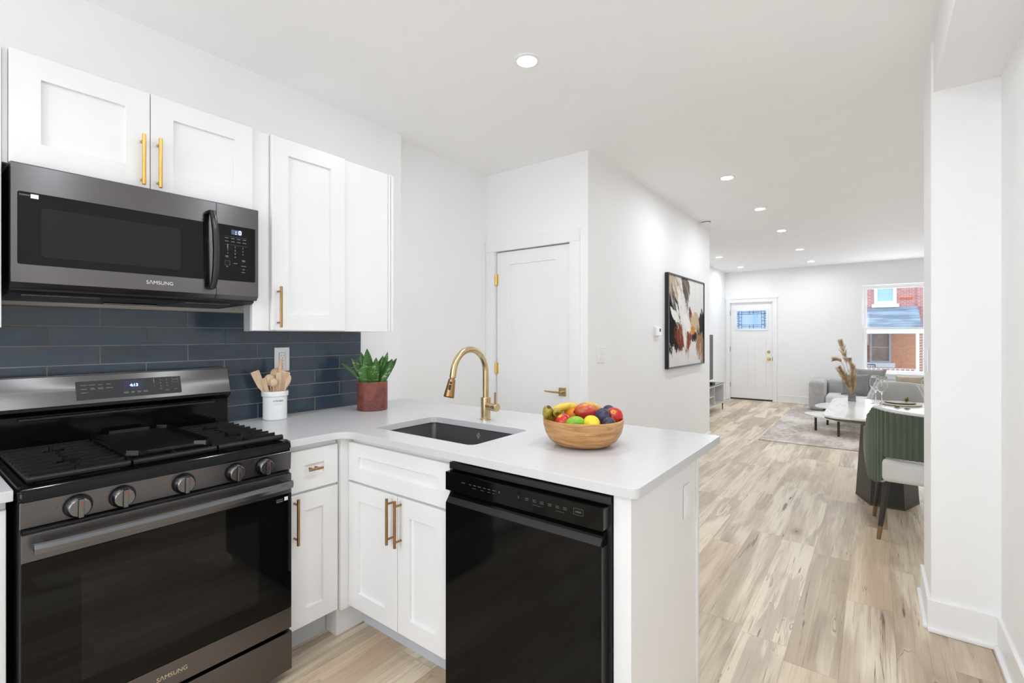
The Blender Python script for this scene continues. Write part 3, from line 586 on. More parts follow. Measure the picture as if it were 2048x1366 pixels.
# countertops
def arc(cx, cy, r, a0, a1, n=8): return [(cx+r*math.cos(math.radians(a0+(a1-a0)*i/n)), cy+r*math.sin(math.radians(a0+(a1-a0)*i/n))) for i in range(n+1)]
out = [(-2.4975, .992), (-1.855, .992)] + arc(-1.855+.075, 1.240-.075, .075, 180, 90) + arc(-.514-.025, 1.240+.025, .025, -90, 0) + arc(-.514-.01, 2.122-.01, .01, 0, 90, 4) + [(-2.4975, 2.122)]
g = G(); g.prism(out, .884, .914, [rrect(-1.822, -1.222, 1.364, 1.738, .030)[::-1]], b=.0025)
tag(obj('countertop', g, 'quartz', ang=30), 'pale speckled quartz countertop wrapping the corner and peninsula, holding the sink', 'countertop')
tag(obj('countertop', G().box(-2.4975, -1.855, -.62, .222, .884, .914, .0025), 'quartz'), 'pale quartz countertop piece left of the range at the photo edge', 'countertop')
# sink
t = thing('kitchen_sink', 'undermount gunmetal sink basin in the peninsula', 'sink', (-1.522, 1.551, .70))
A = rrect(-1.830, -1.214, 1.356, 1.746, .022); B = rrect(-1.815, -1.229, 1.371, 1.731, .026); D = rrect(-1.795, -1.249, 1.391, 1.711, .04)
lo = lambda P, z: [Vector((p[0], p[1], z)) for p in P]
A2 = rrect(-1.850, -1.194, 1.336, 1.766, .06)
g = G(); g.loft([lo(A2, .8825), lo(A, .883), lo(A, .872), lo(B, .72), lo(D, .70)], cap=False); g.bm.faces.new([v for v in g.bm.verts][-len(D):])
bmesh.ops.recalc_face_normals(g.bm, faces=g.bm.faces); bmesh.ops.reverse_faces(g.bm, faces=[])
obj('basin', g, 'sink', t)
g = G(); g.lathe([(0, .7015), (.03, .7015), (.045, .7035), (.055, .7035), (.057, .7005)], (-1.5, 1.60, 0)); obj('drain', g, 'steel', t)
g = G(FY(1.7432)); cxm, czm = -1.52, .850
for k in (-1, 1): g.tube([(cxm, czm+.013, 0), (cxm+k*.006, czm+.006, .0004), (cxm+k*.0065, czm, .0010), (cxm+k*.003, czm-.008, .0014), (cxm, czm-.013, .0020)], .0009, 6)
g.tube([(cxm, czm+.016, 0), (cxm, czm-.016, .0024)], .0008, 6)
for k in (-1, 1): g.tube([(cxm+k*.013, czm+.004, .0004), (cxm+k*.008, czm+.001, .0010), (cxm+k*.006, czm-.007, .0016)], .0008, 6)
obj('etched_mark', g, 'sinklogo', t, label='small etched emblem')
# faucet
fx_, fy_ = -1.545, 1.826
t = thing('kitchen_faucet', 'brushed brass pull-down faucet behind the sink', 'faucet', (fx_, fy_, .914))
g = G(); g.lathe([(0, .9145), (.0275, .9145), (.0275, .921), (.0245, .924), (.0245, 1.022), (.0225, 1.0255), (0, 1.0255)], (fx_, fy_, 0), 28); obj('body', g, 'brass', t)
pts = [(fx_, fy_, 1.02), (fx_, fy_, 1.08), (fx_, fy_, 1.15)] + [(fx_, 1.711+.115*math.cos(a), 1.150+.115*math.sin(a)) for a in [PI*i/18 for i in range(1, 18)]] + [(fx_, 1.594, 1.150), (fx_, 1.591, 1.138)]
g = G(); g.tube(pts, .0148, 20); obj('neck', g, 'brass', t)
d = Vector((-.02, -.24, -.97)).normalized(); p0 = Vector((fx_, 1.590, 1.139)); q = d.to_track_quat('Z', 'Y').to_matrix().to_4x4(); q.translation = p0
g = G(); g.lathe([(0, -.004), (.011, -.004), (.011, .006), (.0155, .008), (.0165, .014), (.0235, .078), (.0245, .088), (.022, .092), (0, .090)], seg=28, mx=q); sp = obj('spray_head', g, 'bronze', t)
side = Vector((.55, -.8, 0)).normalized(); side = (side-d*side.dot(d)).normalized(); cr = d.cross(side)
for k, a, b in ((.026, .0055, .0055), (.047, .0055, .013)):
    r = .0165+.007*(k-.014)/.064; c = p0+d*k+side*(r-.0012)
    mm = Matrix(((cr.x, d.x, side.x, c.x), (cr.y, d.y, side.y, c.y), (cr.z, d.z, side.z, c.z), (0, 0, 0, 1)))
    b_ = G(); b_.prism(rrect(-a, a, -b, b, a*.98), 0, .0035, b=.0006, mx=mm); obj('spray_button', b_, 'black', sp, label='black spray button')
g = G(); g.cyl((fx_+.018, fy_-.004, .982), (fx_+.052, fy_-.010, .982), .0185, b=.001, seg=24); g.cyl((fx_+.0535, fy_-.0105, .982), (fx_+.088, fy_-.017, .982), .0195, b=.0015, seg=24); h = obj('handle', g, 'brass', t)
g = G(); g.cyl((fx_+.070, fy_-.0135, .995), (fx_+.071, fy_-.013, 1.056), .0052, .0045, seg=12, b=.001); obj('lever', g, 'bronze', h)
# dishwasher
t = thing('dishwasher', 'glossy black front-control dishwasher in the peninsula', 'dishwasher', (-.912, 1.55, 0))
g = G(); g.box(-1.226, -.597, 1.262, 1.84, .10, .868, .003); g.box(-1.226, -.597, 1.245, 1.27, .853, .876, .002, 1); obj('tub', g, 'black', t)
Yf = 1.222
g = G(); g.box(-1.222, -.606, Yf, 1.266, .783, .848, .002); con = obj('control_console', g, 'dw', t)
g = G(); pr = [(Yf, .075), (Yf, .738), (1.248, .772), (1.2605, .772), (1.2605, .075)]
g.loft([[Vector((x, a, b)) for a, b in pr] for x in (-1.222, -.612)]); bmesh.ops.bevel(g.bm, geom=[e for e in g.bm.edges], offset=.0015, segments=1, affect='EDGES'); door = obj('door', g, 'dw', t, ang=25)
g = G(); g.box(-.6118, -.6105, Yf+.002, 1.26, .080, .735); obj('door_edge', g, 'dwedge', door, label='dark grey metal door edge')
g = G(); g.box(-.6058, -.6050, Yf+.002, 1.262, .786, .845); obj('console_edge', g, 'dwedge', con, label='dark grey metal console edge')
g = G(); g.loft([[Vector((x, a, b)) for a, b in ((Yf+.0008, .7395), (1.2472, .7706), (1.2478, .7698), (Yf+.0016, .7388))] for x in (-1.219, -.615)]); obj('handle_recess', g, mat('slope_reflection_grey', (.035, .034, .033), .28, .5), door, label='slanted grip band, reflected light put into its grey')  # plate lighter than the door: the slope's reflected light painted in
obj('kick_plate', G().box(-1.222, -.61, 1.30, 1.312, .0, .098), 'black', t)
g = G(FY(Yf)); rr = random.Random(5)
def marks(g, x, z, wd, h, n, rn, gap=.6):
    u = x-wd/2
    while u < x+wd/2-.0006:
        k = min(x+wd/2-u, h*(.45+rn.random()*.4)); g.box(u, u+k*.75, z-h/2, z+h/2*(.6+.4*rn.random()), n, n+.0003); u += k
for x, wd in ((-1.135, .016), (-1.103, .010), (-1.083, .012), (-1.062, .014), (-1.040, .012), (-1.020, .012), (-.998, .016)): marks(g, x, .822, wd, .0032, 0, rr)
for x, wd in ((-1.085, .018), (-1.05, .014), (-1.02, .014), (-1.0, .01)): marks(g, x, .812, wd, .0018, 0, rr)
obj('console_print', g, 'glyphd', con)
for xs in ((-.866, -.838, -.810), (-.782, -.755, -.728)):
    g = G(FY(Yf))
    for x in xs: marks(g, x, .824, .013, .0028, 0, rr); marks(g, x, .819, .013, .0028, 0, rr)
    marks(g, xs[1]+.010, .809, .030, .0016, 0, rr); obj('console_print', g, 'glyphd', con)
for x in (-.976, -.898): g = G(FY(Yf)); marks(g, x, .822, .004, .010, 0, rr); obj('console_print', g, 'glyphd', con)
g = G(FY(Yf)); g.prism(rrect(-.700, -.668, .812, .831, .002), 0, .0004, [rrect(-.699, -.669, .813, .830, .0015)[::-1]]); marks(g, -.684, .8215, .020, .005, 0, rr); obj('start_button', g, 'glyphd', con)

# ---------------------------------------------------------------- microwave
t = thing('microwave', 'black stainless over-the-range microwave under the wide wall cabinet', 'microwave', (-2.3, .614, 1.46))
g = G(); pr = [(-2.497, 1.458), (-2.150, 1.466), (-2.135, 1.474), (-2.135, 1.868), (-2.497, 1.868)]
g.loft([[Vector((a, y, b)) for a, b in pr] for y in (.249, .978)]); obj('body', g, 'black', t, ang=20)
MW = FX(-2.100)
def mwfront(u0, u1, hole):
    g = G(MW); z0, z1 = 1.476, 1.866; zl = 1.497
    bm = bmesh.new(); n = 12
    # face with chamfered chin: rings along z
    ring = lambda u: [Vector((u, z0+.004, -.016)), Vector((u, zl, .0)), Vector((u, z1-.004, 0)), Vector((u, z1, -.004)), Vector((u, z1, -.034)), Vector((u, z0+.004, -.034))]
    bm.free(); g.loft([ring(u0), ring(u1)]); return g
dr = obj('door', mwfront(.245, .8165, None), 'bss', t, ang=20)
cp = obj('control_panel', mwfront(.8185, .981, None), 'bss', t, ang=20)
g = G(MW); g.prism(rrect(.259, .775, 1.553, 1.778, .006), -.001, .0012, b=.0004); win = obj('window', g, 'glossblack', dr)
g = G(MW); g.prism(rrect(.312, .694, 1.580, 1.735, .012), .0012, .0014); obj('viewing_screen', g, mat('perforated_screen', (.010, .010, .010), .25, spec=.3), win)
g = G(MW); g.box(.288, .306, 1.760, 1.773, .0012, .0016); st = obj('paper_sticker', g, 'sticker', win)
g = G(MW)
for k in range(5):
    a = .263+k*.0048; g.prism(rrect(a, a+.0036, 1.7655, 1.7700, .0012), .0012, .0015, [rrect(a+.0008, a+.0028, 1.7663, 1.7692, .0006)[::-1]])
obj('printed_icons', g, 'glyph', win)
g = G(MW); bow = [(.792, 1.824, .002), (.792, 1.822, .030), (.794, 1.79, .040), (.797, 1.74, .047), (.799, 1.67, .049), (.799, 1.60, .046), (.797, 1.545, .038), (.794, 1.518, .028), (.794, 1.514, .002)]
g.loft([[Vector((u-.011, w, n-.006)), Vector((u+.011, w, n-.006)), Vector((u+.010, w, n+.003)), Vector((u+.004, w, n+.006)), Vector((u-.004, w, n+.006)), Vector((u-.010, w, n+.003))] if 0 < i < 8 else
        [Vector((u-.011, w-(.012 if i == 0 else -.012), n)), Vector((u+.011, w-(.012 if i == 0 else -.012), n)), Vector((u+.010, w, n)), Vector((u+.004, w, n)), Vector((u-.004, w, n)), Vector((u-.010, w, n))] for i, (u, w, n) in enumerate(bow)])
obj('handle', g, 'bss2' if 'bss2' in M else mat('dark_handle', (.06, .06, .062), .25, 1.), dr, ang=50, label='bowed dark grey door handle')
text('logo', 'S\u039bMSUNG', .083, tr(MW, .628, 1.525, .0003), 'logo', dr)
g = G(MW); g.prism(rrect(.8215, .968, 1.556, 1.782, .005), -.001, .0012, b=.0004); kp = obj('keypad_glass', g, 'glossblack', cp)
g = G(MW); g.box(.873, .914, 1.7455, 1.765, .0012, .0014); ds = obj('display', g, 'lcd', kp, label='small lit blue display')
text('display_digits', ': 0', .022, tr(MW, .900, 1.755, .0015), 'led', ds)
g = G(MW); rn = random.Random(8)
for z in (1.736, 1.702): g.box(.846, .934, z, z+.0004, .0012, .0015)
for z in (1.729, 1.716):
    for u in (.856, .879, .902, .924): marks(g, u, z, .014, .0028, .0012, rn)
obj('keypad_print', g, 'glyph', kp); g = G(MW)
for z, u, wd in ((1.656, .856, .011), (1.652, .856, .011), (1.6435, .921, .013), (1.6395, .921, .012), (1.628, .889, .016), (1.620, .921, .020), (1.606, .921, .010), (1.594, .92, .014), (1.612, .857, .008)): marks(g, u, z, wd, .0026, .0012, rn)
g.prism(rrect(.848, .868, 1.618, 1.636, .001), .0012, .0014, [rrect(.8485, .8675, 1.6185, 1.6355, .0008)[::-1]])
obj('keypad_print', g, 'glyph', kp)
for i, ch in enumerate('123456789'):
    text('key_digit', ch, .0028 if ch == '1' else .0040, tr(MW, (.859, .888, .918)[i % 3], 1.694-.0135*(i//3), .0012), 'glyph', kp, ext=.0003)
text('key_digit', '0', .0040, tr(MW, .888, 1.6535, .0012), 'glyph', kp, ext=.0003)
for y0, y1 in ((.30, .50), (.72, .93)):
    g = G(); g.loft([[Vector((x, y, 1.4615+.0075*(x+2.35)/.35+(.0035 if k else -.0022))) for x, y in ((-2.36, y0), (-2.20, y0-.02*(-1 if y0 > .5 else 1)), (-2.20, y1-.02), (-2.36, y1))] for k in (0, 1)])
    obj('vent_filter', g, 'mesh', t, label='silver mesh grease filter')
obj('lamp_cover', G().box(-2.42, -2.37, .53, .70, 1.4565, 1.462), 'glossblack', t)

# ---------------------------------------------------------------- gas range
t = thing('gas_range', 'black stainless gas range with five burners left of the corner', 'range', (-2.15, .607, 0))
y0, y1 = .2275, .9865
R = FX(0)
g = G(); g.box(-2.47, -1.850, y0+.004, y1-.004, .03, .885, .004); obj('body', g, 'black', t)
# cooktop pan with rounded front lip
g = G(); pr = [(-2.40, .880), (-2.40, .914), (-1.905, .914), (-1.895, .918), (-1.860, .918), (-1.844, .9135), (-1.836, .902), (-1.834, .880)]
g.loft([[Vector((a, y, b)) for a, b in pr] for y in (y0, y1)]); bmesh.ops.bevel(g.bm, geom=[e for e in g.bm.edges if abs(e.verts[0].co.y-e.verts[1].co.y) < 1e-5 and len(e.link_faces) == 2 and e.calc_face_angle() > 1], offset=.008, segments=3, affect='EDGES')
g.box(-2.40, -1.86, y0, y0+.022, .905, .919, .005); g.box(-2.40, -1.86, y1-.022, y1, .905, .919, .005)
obj('cooktop', g, 'enamel', t, ang=30)
# knob panel, sloping slightly
g = G(); pr = [(-1.855, .879), (-1.834, .879), (-1.838, .806), (-1.855, .803)]
g.loft([[Vector((a, y, b)) for a, b in pr] for y in (y0+.003, y1-.002)]); bmesh.ops.bevel(g.bm, geom=g.bm.edges[:], offset=.002, segments=1, affect='EDGES'); kp = obj('knob_panel', g, 'bss', t, ang=25)
FK = fr((-1.836-.054*.8425, 0, 0), (0, 1, 0), (.054, 0, .9985))
ki = mat('knob_steel', (.20, .20, .205), .24, 1.)
for i, y in enumerate((.3495, .452, .615, .776, .879)):
    q = FK @ Matrix.Translation((y, .8425, 0))
    k = G(q); k.lathe([(0, 0), (.0335, 0), (.0335, .004), (.0325, .008), (0, .008)], seg=36); kn = obj('knob', k, 'enamel', t)
    k = G(q); k.lathe([(0, .007), (.0315, .007), (.0305, .016), (.026, .027), (.0235, .029), (0, .029)], seg=36); obj('knob_cap', k, ki, kn, label='steel knob cap')
    k = G(q); k.prism([(-.0045, -.0265), (.0075, -.0265), (.0075, .0265), (-.0045, .0265)], .022, .0345, b=.0015); gr = obj('knob_grip', k, ki, kn)
    k = G(q); k.box(-.0052, -.0040, -.0255, .0255, .024, .0335); obj('grip_shadow_line', k, 'black', gr)
    k = G(q); k.box(.0020, .0034, .006, .023, .0346, .0350); k.box(-.0004, .0058, .0165, .0178, .0346, .0350); obj('red_mark', k, 'red', gr, label='red position mark')
text('knob_icon', 'o', .004, tr(FK, .3495-.045, .851, .0003), 'glyphd', kp)
# oven door
g = G(); DX = -1.812
g.box(-1.848, DX-.004, y0+.004, y1-.012, .198, .797, .003); od = obj('oven_door', g, 'black', t)
FD = FX(DX)
obj('door_top_band', G(FD).box(y0+.003, y1-.014, .722, .796, -.006, .001, .002), 'bss', od)
obj('door_bottom_band', G(FD).box(y0+.003, y1-.014, .198, .278, -.006, .001, .002), 'bss', od)
gl = obj('door_glass', G(FD).box(y0+.003, y1-.014, .279, .721, -.005, .0005, .0008, 1), 'glossblack', od)
obj('inner_window', G(FD).box(.352, .848, .345, .648, .0005, .0007), mat('oven_window', (.007, .0065, .006), .04, spec=.34), gl)
g = G(FD); h = [(.246, .764, 0)]; n = 24; ys = [.250+(.958-.250)*i/n for i in range(n+1)]
rings = []
for i, y in enumerate(ys):
    s = (i/n-.5)*2; nn = .046+.010*(1-s*s)
    if i in (0, n): nn = .040
    rings.append([Vector((y, .752, nn-.009)), Vector((y, .752, nn)), Vector((y, .766, nn+.004)), Vector((y, .776, nn+.001)), Vector((y, .7795, nn-.005)), Vector((y, .776, nn-.011))])
g.loft(rings)
for y in (.262, .946): g.box(y-.012, y+.012, .755, .775, 0, .042, .003)
hd = obj('handle', g, mat('oven_handle', (.17, .175, .185), .16, 1.), od, ang=25, label='long bowed bar handle')
obj('handle_groove', G(FD).box(.256, .952, .744, .786, .001, .0018), 'bss', od)
obj('vent_slot', G(FD).box(y0+.01, y1-.02, .7975, .803, -.03, -.012), 'black', od)
text('logo', 'S\u039bMSUNG', .085, tr(FD, .575, .239, .0012), mat('logo_bronze', (.66, .55, .42), .35, .7), od)
st = obj('paper_sticker', G(FD).box(.944, .958, .697, .711, .0006, .0010), 'sticker', gl)
g = G(FD); rn = random.Random(2)
for z in (.706, .7005, .6965): marks(g, .926, z, .026, .0022, .0006, rn)
obj('printed_note', g, 'glyph', gl)
# storage drawer
obj('storage_drawer', G(FD).box(y0+.004, y1-.012, .036, .184, -.036, .001, .003), 'bss', t)
for x in (-1.90, -2.40):
    for y in (.27, .94): obj('foot', G().cyl((x, y, 0), (x, y, .034), .016), 'black', t)
# backguard
g = G(); pr = [(-2.488, .88), (-2.488, 1.178), (-2.440, 1.182), (-2.428, 1.178), (-2.393, 1.070), (-2.393, 1.060), (-2.425, 1.040), (-2.425, .88)]
g.loft([[Vector((a, y, b)) for a, b in pr] for y in (y0+.002, 1.000-.008)]); bgd = obj('backguard', g, 'enamel', t, ang=20)
sl = Vector((-.035, 0, .108)).normalized(); FB = fr((-2.393, 0, 1.070), (0, 1, 0), sl)
g = G(FB); g.box(y0+.002, .9915, .001, .1135, .0002, .003, .001, 1); fa = obj('fascia', g, 'bssl', bgd, label='brushed steel control fascia')
g = G(); g.box(-2.440, -2.4285, y0+.002, .9915, 1.1785, 1.1835, .001, 1); obj('fascia_top', g, 'bssl', bgd)
g = G(FB); g.prism(rrect(.452, .796, .016, .089, .003), .003, .0042, b=.0005); ct = obj('touch_panel', g, 'black', bgd)
g = G(FB); g.box(.598, .664, .045, .082, .0042, .0045); ds = obj('clock_display', g, 'leds', ct, label='blue lit clock display')
text('clock_digits', '4:13', .026, tr(FB, .631, .062, .0046), 'led', ds)
g = G(FB); rn = random.Random(4)
for x, z, wd in ((.475, .073, .020), (.500, .073, .020), (.525, .073, .014), (.550, .073, .012), (.475, .058, .018), (.500, .060, .014), (.525, .060, .016), (.552, .058, .022), (.476, .044, .022), (.502, .056, .014), (.526, .056, .016),
                 (.604, .036, .016), (.626, .036, .012), (.647, .036, .014), (.668, .036, .016), (.604, .032, .016), (.626, .032, .013), (.647, .032, .012), (.668, .032, .016), (.775, .034, .010), (.745, .032, .012)): marks(g, x, z, wd, .0026, .0042, rn)
for a in (.063, .077): g.prism(rrect(.764, .786, a, a+.012, .001), .0042, .0045, [rrect(.7647, .7853, a+.0007, a+.0113, .0008)[::-1]])
obj('touch_print', g, 'glyph', ct)
for i, ch in enumerate('1234567890'):
    text('key_digit', ch, .0022 if ch == '1' else .0034, tr(FB, (.699, .722, .745)[i % 3] if i < 9 else .722, .076-.0125*(i//3), .0042), 'glyph', ct, ext=.0003)
obj('vent_rail', G().box(-2.424, -2.398, .30, .93, 1.026, 1.034, .002), 'black', bgd)
# burners
for i, (x, y, r) in enumerate([(-2.25, .365, .036), (-1.99, .365, .045), (-2.12, .61, .04), (-2.25, .855, .032), (-1.99, .855, .048)]):
    g = G(); g.lathe([(0, .914), (r+.014, .914), (r+.010, .920), (r+.004, .922), (0, .922)], (x, y, 0)); b = obj('burner', g, 'steel' if i in (1, 4) else 'black', t)
    g = G(); g.lathe([(0, .9215), (r, .9215), (r, .928), (r-.004, .930), (0, .930)], (x, y, 0)); obj('burner_cap', g, 'iron', b)
# grates: three cast-iron sections
ZG = .930
def grate(a, b, n):
    g = G(); zt = ZG+.012
    g.tube([(-1.872, a, ZG+.001), (-1.872, b, ZG+.001)], .0105, 10); 
    for k in range(n):
        x = -2.352+(.42)*k/(n-1) if n > 1 else -2.2
        h = .0068
        if k == 0 or n < 5: g.loft([[Vector((x-.006, y, ZG-.006)), Vector((x+.006, y, ZG-.006)), Vector((x+.0045, y, zt)), Vector((x-.0045, y, zt))] for y in (a, b)])
        else:
            c = (a+b)/2; e = .006+.022*(k in (2, 6))
            for p, q in ((a, c-e), (c+e, b)):
                g.loft([[Vector((x-.0045, y, ZG-.004+(.004 if y in (c-e, c+e) else 0))), Vector((x+.0045, y, ZG-.004+(.004 if y in (c-e, c+e) else 0))), Vector((x+.0028, y, zt)), Vector((x-.0028, y, zt))] for y in (p, q)])
    for y in (a+.006, b-.006): g.box(-2.358, -1.870, y-.006, y+.006, ZG-.010, ZG+.004, .003)
    c = (a+b)/2
    for x0, x1 in ((-2.36, -2.29), (-2.20, -2.06), (-1.95, -1.875)): g.box(x0, x1, c-.004, c+.004, ZG-.006, zt-.001, .002)
    for x in (-2.345, -1.885):
        for y in (a+.012, b-.012): g.box(x-.007, x+.007, y-.007, y+.007, .9142, ZG, .002)
    return obj('grate', g, 'iron', t, ang=30)
grate(.250, .480, 9); grate(.487, .727, 3); grate(.734, .966, 9)
# griddle plate lying on the centre grate
g = G(); zq = ZG+.0125; a, b, x0, x1 = .482, .732, -2.385, -1.892
g.prism([(x0, a+.03), (x0+.035, a), (x1-.035, a), (x1, a+.028), (x1-.012, a+.055), (x1-.012, b-.055), (x1, b-.028), (x1-.035, b), (x0+.035, b), (x0, b-.03), (x0+.012, b-.06), (x0+.012, a+.06)][::-1], zq, zq+.006, b=.001)
for p in (((x0+.035, a+.004), (x1-.035, a+.004)), ((x0+.035, b-.004), (x1-.035, b-.004)), ((x0+.013, a+.06), (x0+.013, b-.06)), ((x1-.035, a+.004), (x1-.002, a+.028)), ((x1-.035, b-.004), (x1-.002, b-.028)), ((x0+.035, a+.004), (x0+.002, a+.03)), ((x0+.035, b-.004), (x0+.002, b-.03)), ((x1-.002, a+.028), (x1-.03, a+.055)), ((x1-.002, b-.028), (x1-.03, b-.055)), ((x1-.03, a+.055), (x1-.03, b-.055))):
    (xa, ya), (xb, yb) = p; dv = Vector((xb-xa, yb-ya, 0)); nv = Vector((-dv.y, dv.x, 0)).normalized()*.004
    h = .010 if xa == x1-.03 and xb == x1-.03 else .018
    g.loft([[Vector((xx, yy, zq+.003))+nv, Vector((xx, yy, zq+.003))-nv, Vector((xx, yy, zq+h))-nv*.5, Vector((xx, yy, zq+h))+nv*.5] for xx, yy in ((xa, ya), (xb, yb))])
tag(obj('griddle_plate', g, mat('griddle_black', (.004, .004, .004), .22, spec=.4), ang=30), 'flat black griddle plate on the middle grate of the range', 'griddle')

# ---------------------------------------------------------------- things on the counter
cx_, cy_, cz_ = -2.398, 1.202, .914
t = thing('utensil_crock', 'white ceramic crock lettered UTENSILS beside the range', 'crock', (cx_, cy_, cz_))
g = G(); g.lathe([(0, .0005), (.052, .0005), (.0555, .004), (.0555, .112), (.0575, .116), (.061, .118), (.062, .122), (.062, .138), (.060, .142), (.055, .142), (.054, .138), (.051, .02), (0, .015)], (cx_, cy_, cz_), 48); ck = obj('pot', g, 'white', t)
def wraptext(st, width, z, ang):
    o = text('lettering', st, width, Matrix(), 'ink', None); me = o.data; me.transform(Matrix.Translation(o.location)); o.location = (0, 0, 0); r = .0557
    for v in me.vertices:
        a = ang+v.co.x/r; v.co = Vector((cx_+(r+v.co.z)*math.cos(a), cy_+(r+v.co.z)*math.sin(a), cz_+z+v.co.y))-wloc(ck)
    me.update(); o.parent = ck; return o
wraptext('UTENSILS', .046, .095, -.20)
bm_ = None
g = G(); rn = random.Random(6)
for z, wd in ((.084, .024), (.079, .044)):
    u = -wd/2
    while u < wd/2:
        a = -.20+u/.0557; p = [Vector((cx_+rr_*math.cos(aa), cy_+rr_*math.sin(aa), cz_+zz)) for rr_ in (.0556, .0559) for aa, zz in ((a, z-.0006), (a+.022, z-.0006), (a+.022, z+.0006), (a, z+.0006))]
        g.loft([p[:4], p[4:]]); u += .0022
obj('lettering', g, 'glyph', ck)
vd = Vector((-.894, .448, 0)); sd = Vector((.448, .894, 0))       # away from / across the camera's view of the crock
def utensil(name, label, base, tip, build):
    k_ = .08*min(1., .085/max(.02, math.hypot(tip[0], tip[1]))); b = Vector((cx_, cy_, cz_+.024))+sd*tip[0]*k_+vd*tip[1]*k_; e = Vector((cx_, cy_, cz_))+sd*tip[0]+vd*tip[1]+Vector((0, 0, tip[2]))
    d = (e-b); L = d.length; z = d.normalized(); x = (sd-z*sd.dot(z)).normalized(); y = z.cross(x)
    mm = Matrix(((x.x, y.x, z.x, b.x), (x.y, y.y, z.y, b.y), (x.z, y.z, z.z, b.z), (0, 0, 0, 1)))
    g = G(mm); build(g, L); tag(obj(name, g, 'wood', ang=40), label, 'utensil', 'wooden utensils in the crock')
def spat(w0, w1, hl, th=.004, slant=0.):
    def f(g, L):
        g.loft([[Vector((s*w, q*t_, z+(slant*w*s if k > 1 else 0))) for s, q in ((-1, -1), (1, -1), (1, 1), (-1, 1))] for k, (w, t_, z) in enumerate(((.006, .005, 0), (.007, .005, L-hl-.03), (w0, th, L-hl), (w1, th*.8, L-.004), (w1-.003, th*.5, L)))])
    return f
def spoon(rx, rz, th=.009):
    def f(g, L):
        g.tube([(0, 0, 0), (0, 0, L*.5), (0, 0, L-rz*1.6)], [.0055, .005, .005], 10); g.ball((0, 0, L-rz), (rx, th, rz), 20)
    return f
utensil('wooden_spatula', 'flat wooden spatula leaning furthest left in the crock', (.028, 0), (-.090, -.005, .242), spat(.016, .020, .075))
utensil('wooden_spatula', 'narrow wooden stick beside the left spatula in the crock', (.010, -.02), (-.052, -.022, .208), spat(.009, .010, .07))
utensil('wooden_spoon', 'big round wooden ladle bowl left of centre in the crock', (-.005, .0), (-.027, -.010, .226), spoon(.026, .030, .016))
utensil('wooden_spoon', 'small wooden spoon head in front of the ladle in the crock', (.0, -.03), (-.008, -.040, .208), spoon(.019, .023, .010))
utensil('wooden_spoon', 'pale round wooden spoon at the back of the crock', (-.02, .03), (.002, .036, .252), spoon(.024, .030, .008))
def pin(g, L):
    g.lathe([(0, 0), (.010, 0), (.010, L-.055), (.012, L-.050), (.0125, L-.042), (.0085, L-.036), (.0085, L-.015), (.0115, L-.006), (.010, L), (0, L)], seg=18)
utensil('rolling_pin', 'wooden pin with a turned knob, tallest in the crock', (-.018, .012), (.028, .020, .298), pin)
utensil('wooden_paddle', 'broad wooden turner blade right of centre in the crock', (-.014, .0), (.044, .004, .238), spat(.020, .027, .085, .004, -.12))
utensil('wooden_paddle', 'long wooden turner edge in front of the broad blade', (-.012, -.025), (.018, -.018, .234), spat(.011, .0125, .11))
utensil('wooden_spoon', 'slim wooden spoon leaning furthest right in the crock', (-.030, -.01), (.068, -.008, .218), spoon(.013, .032, .007))
# plant
px_, py_ = -2.268, 1.690
t = thing('potted_plant', 'small snake plant in a rust-brown pot by the end of the backsplash', 'plant', (px_, py_, .914))
g = G(); g.lathe([(0, .0005), (.080, .0005), (.083, .003), (.083, .158), (.081, .160), (.077, .160), (.076, .157), (.075, .135), (0, .135)], (px_, py_, .914), 48); obj('pot', g, 'pot', t)
g = G(); g.lathe([(0, .14), (.0755, .140), (.0755, .1352), (0, .1352)], (px_, py_, .914), 32); obj('soil', g, 'soil', t)
g = G(); vd2 = Vector((-.802, .597, 0)); sd2 = Vector((.597, .802, 0))
def leaf(bs, bv, ts, tv, tz, wd, curl=.3):
    b = Vector((px_, py_, 1.050))+sd2*bs+vd2*bv; e = Vector((px_, py_, .914+tz))+sd2*ts+vd2*tv
    mid = (b+e)/2+Vector((0, 0, curl*(Vector((e.x-b.x, e.y-b.y, 0)).length))); rings = []; n = 10
    ax = (e-b); hz = Vector((ax.x, ax.y, 0)); nrm = -((hz*2.2+vd2*.22).normalized() if hz.dot(vd2) > -.05 else (-hz*2.2+vd2*.22).normalized()); nrm = (nrm if nrm.dot(vd2) < -.3 else (-vd2+nrm*.3).normalized())
    for i in range(n+1):
        u = i/n; p = b*(1-u)**2+mid*2*u*(1-u)+e*u*u; tg = ((mid-b)*(1-u)+(e-mid)*u).normalized(); s_ = tg.cross(nrm)
        s_ = s_.normalized() if s_.length > .05 else sd2; nn = s_.cross(tg).normalized()
        wv = 1.12*wd*(.75+.6*u-.2*u*u)*(1-max(0, (u-.55)/.45)**1.7) if u < 1 else .0008
        wv = max(wv, .0008); c = wv*.45
        rings.append([p+s_*wv-nn*-c*0+nn*(-c), p+s_*wv*.5+nn*(-c*.35), p+nn*.0, p-s_*wv*.5+nn*(-c*.35), p-s_*wv+nn*(-c), p-s_*wv*.5+nn*(.0022-c*.35), p+nn*.0028, p+s_*wv*.5+nn*(.0022-c*.35)])
    g.loft(rings)
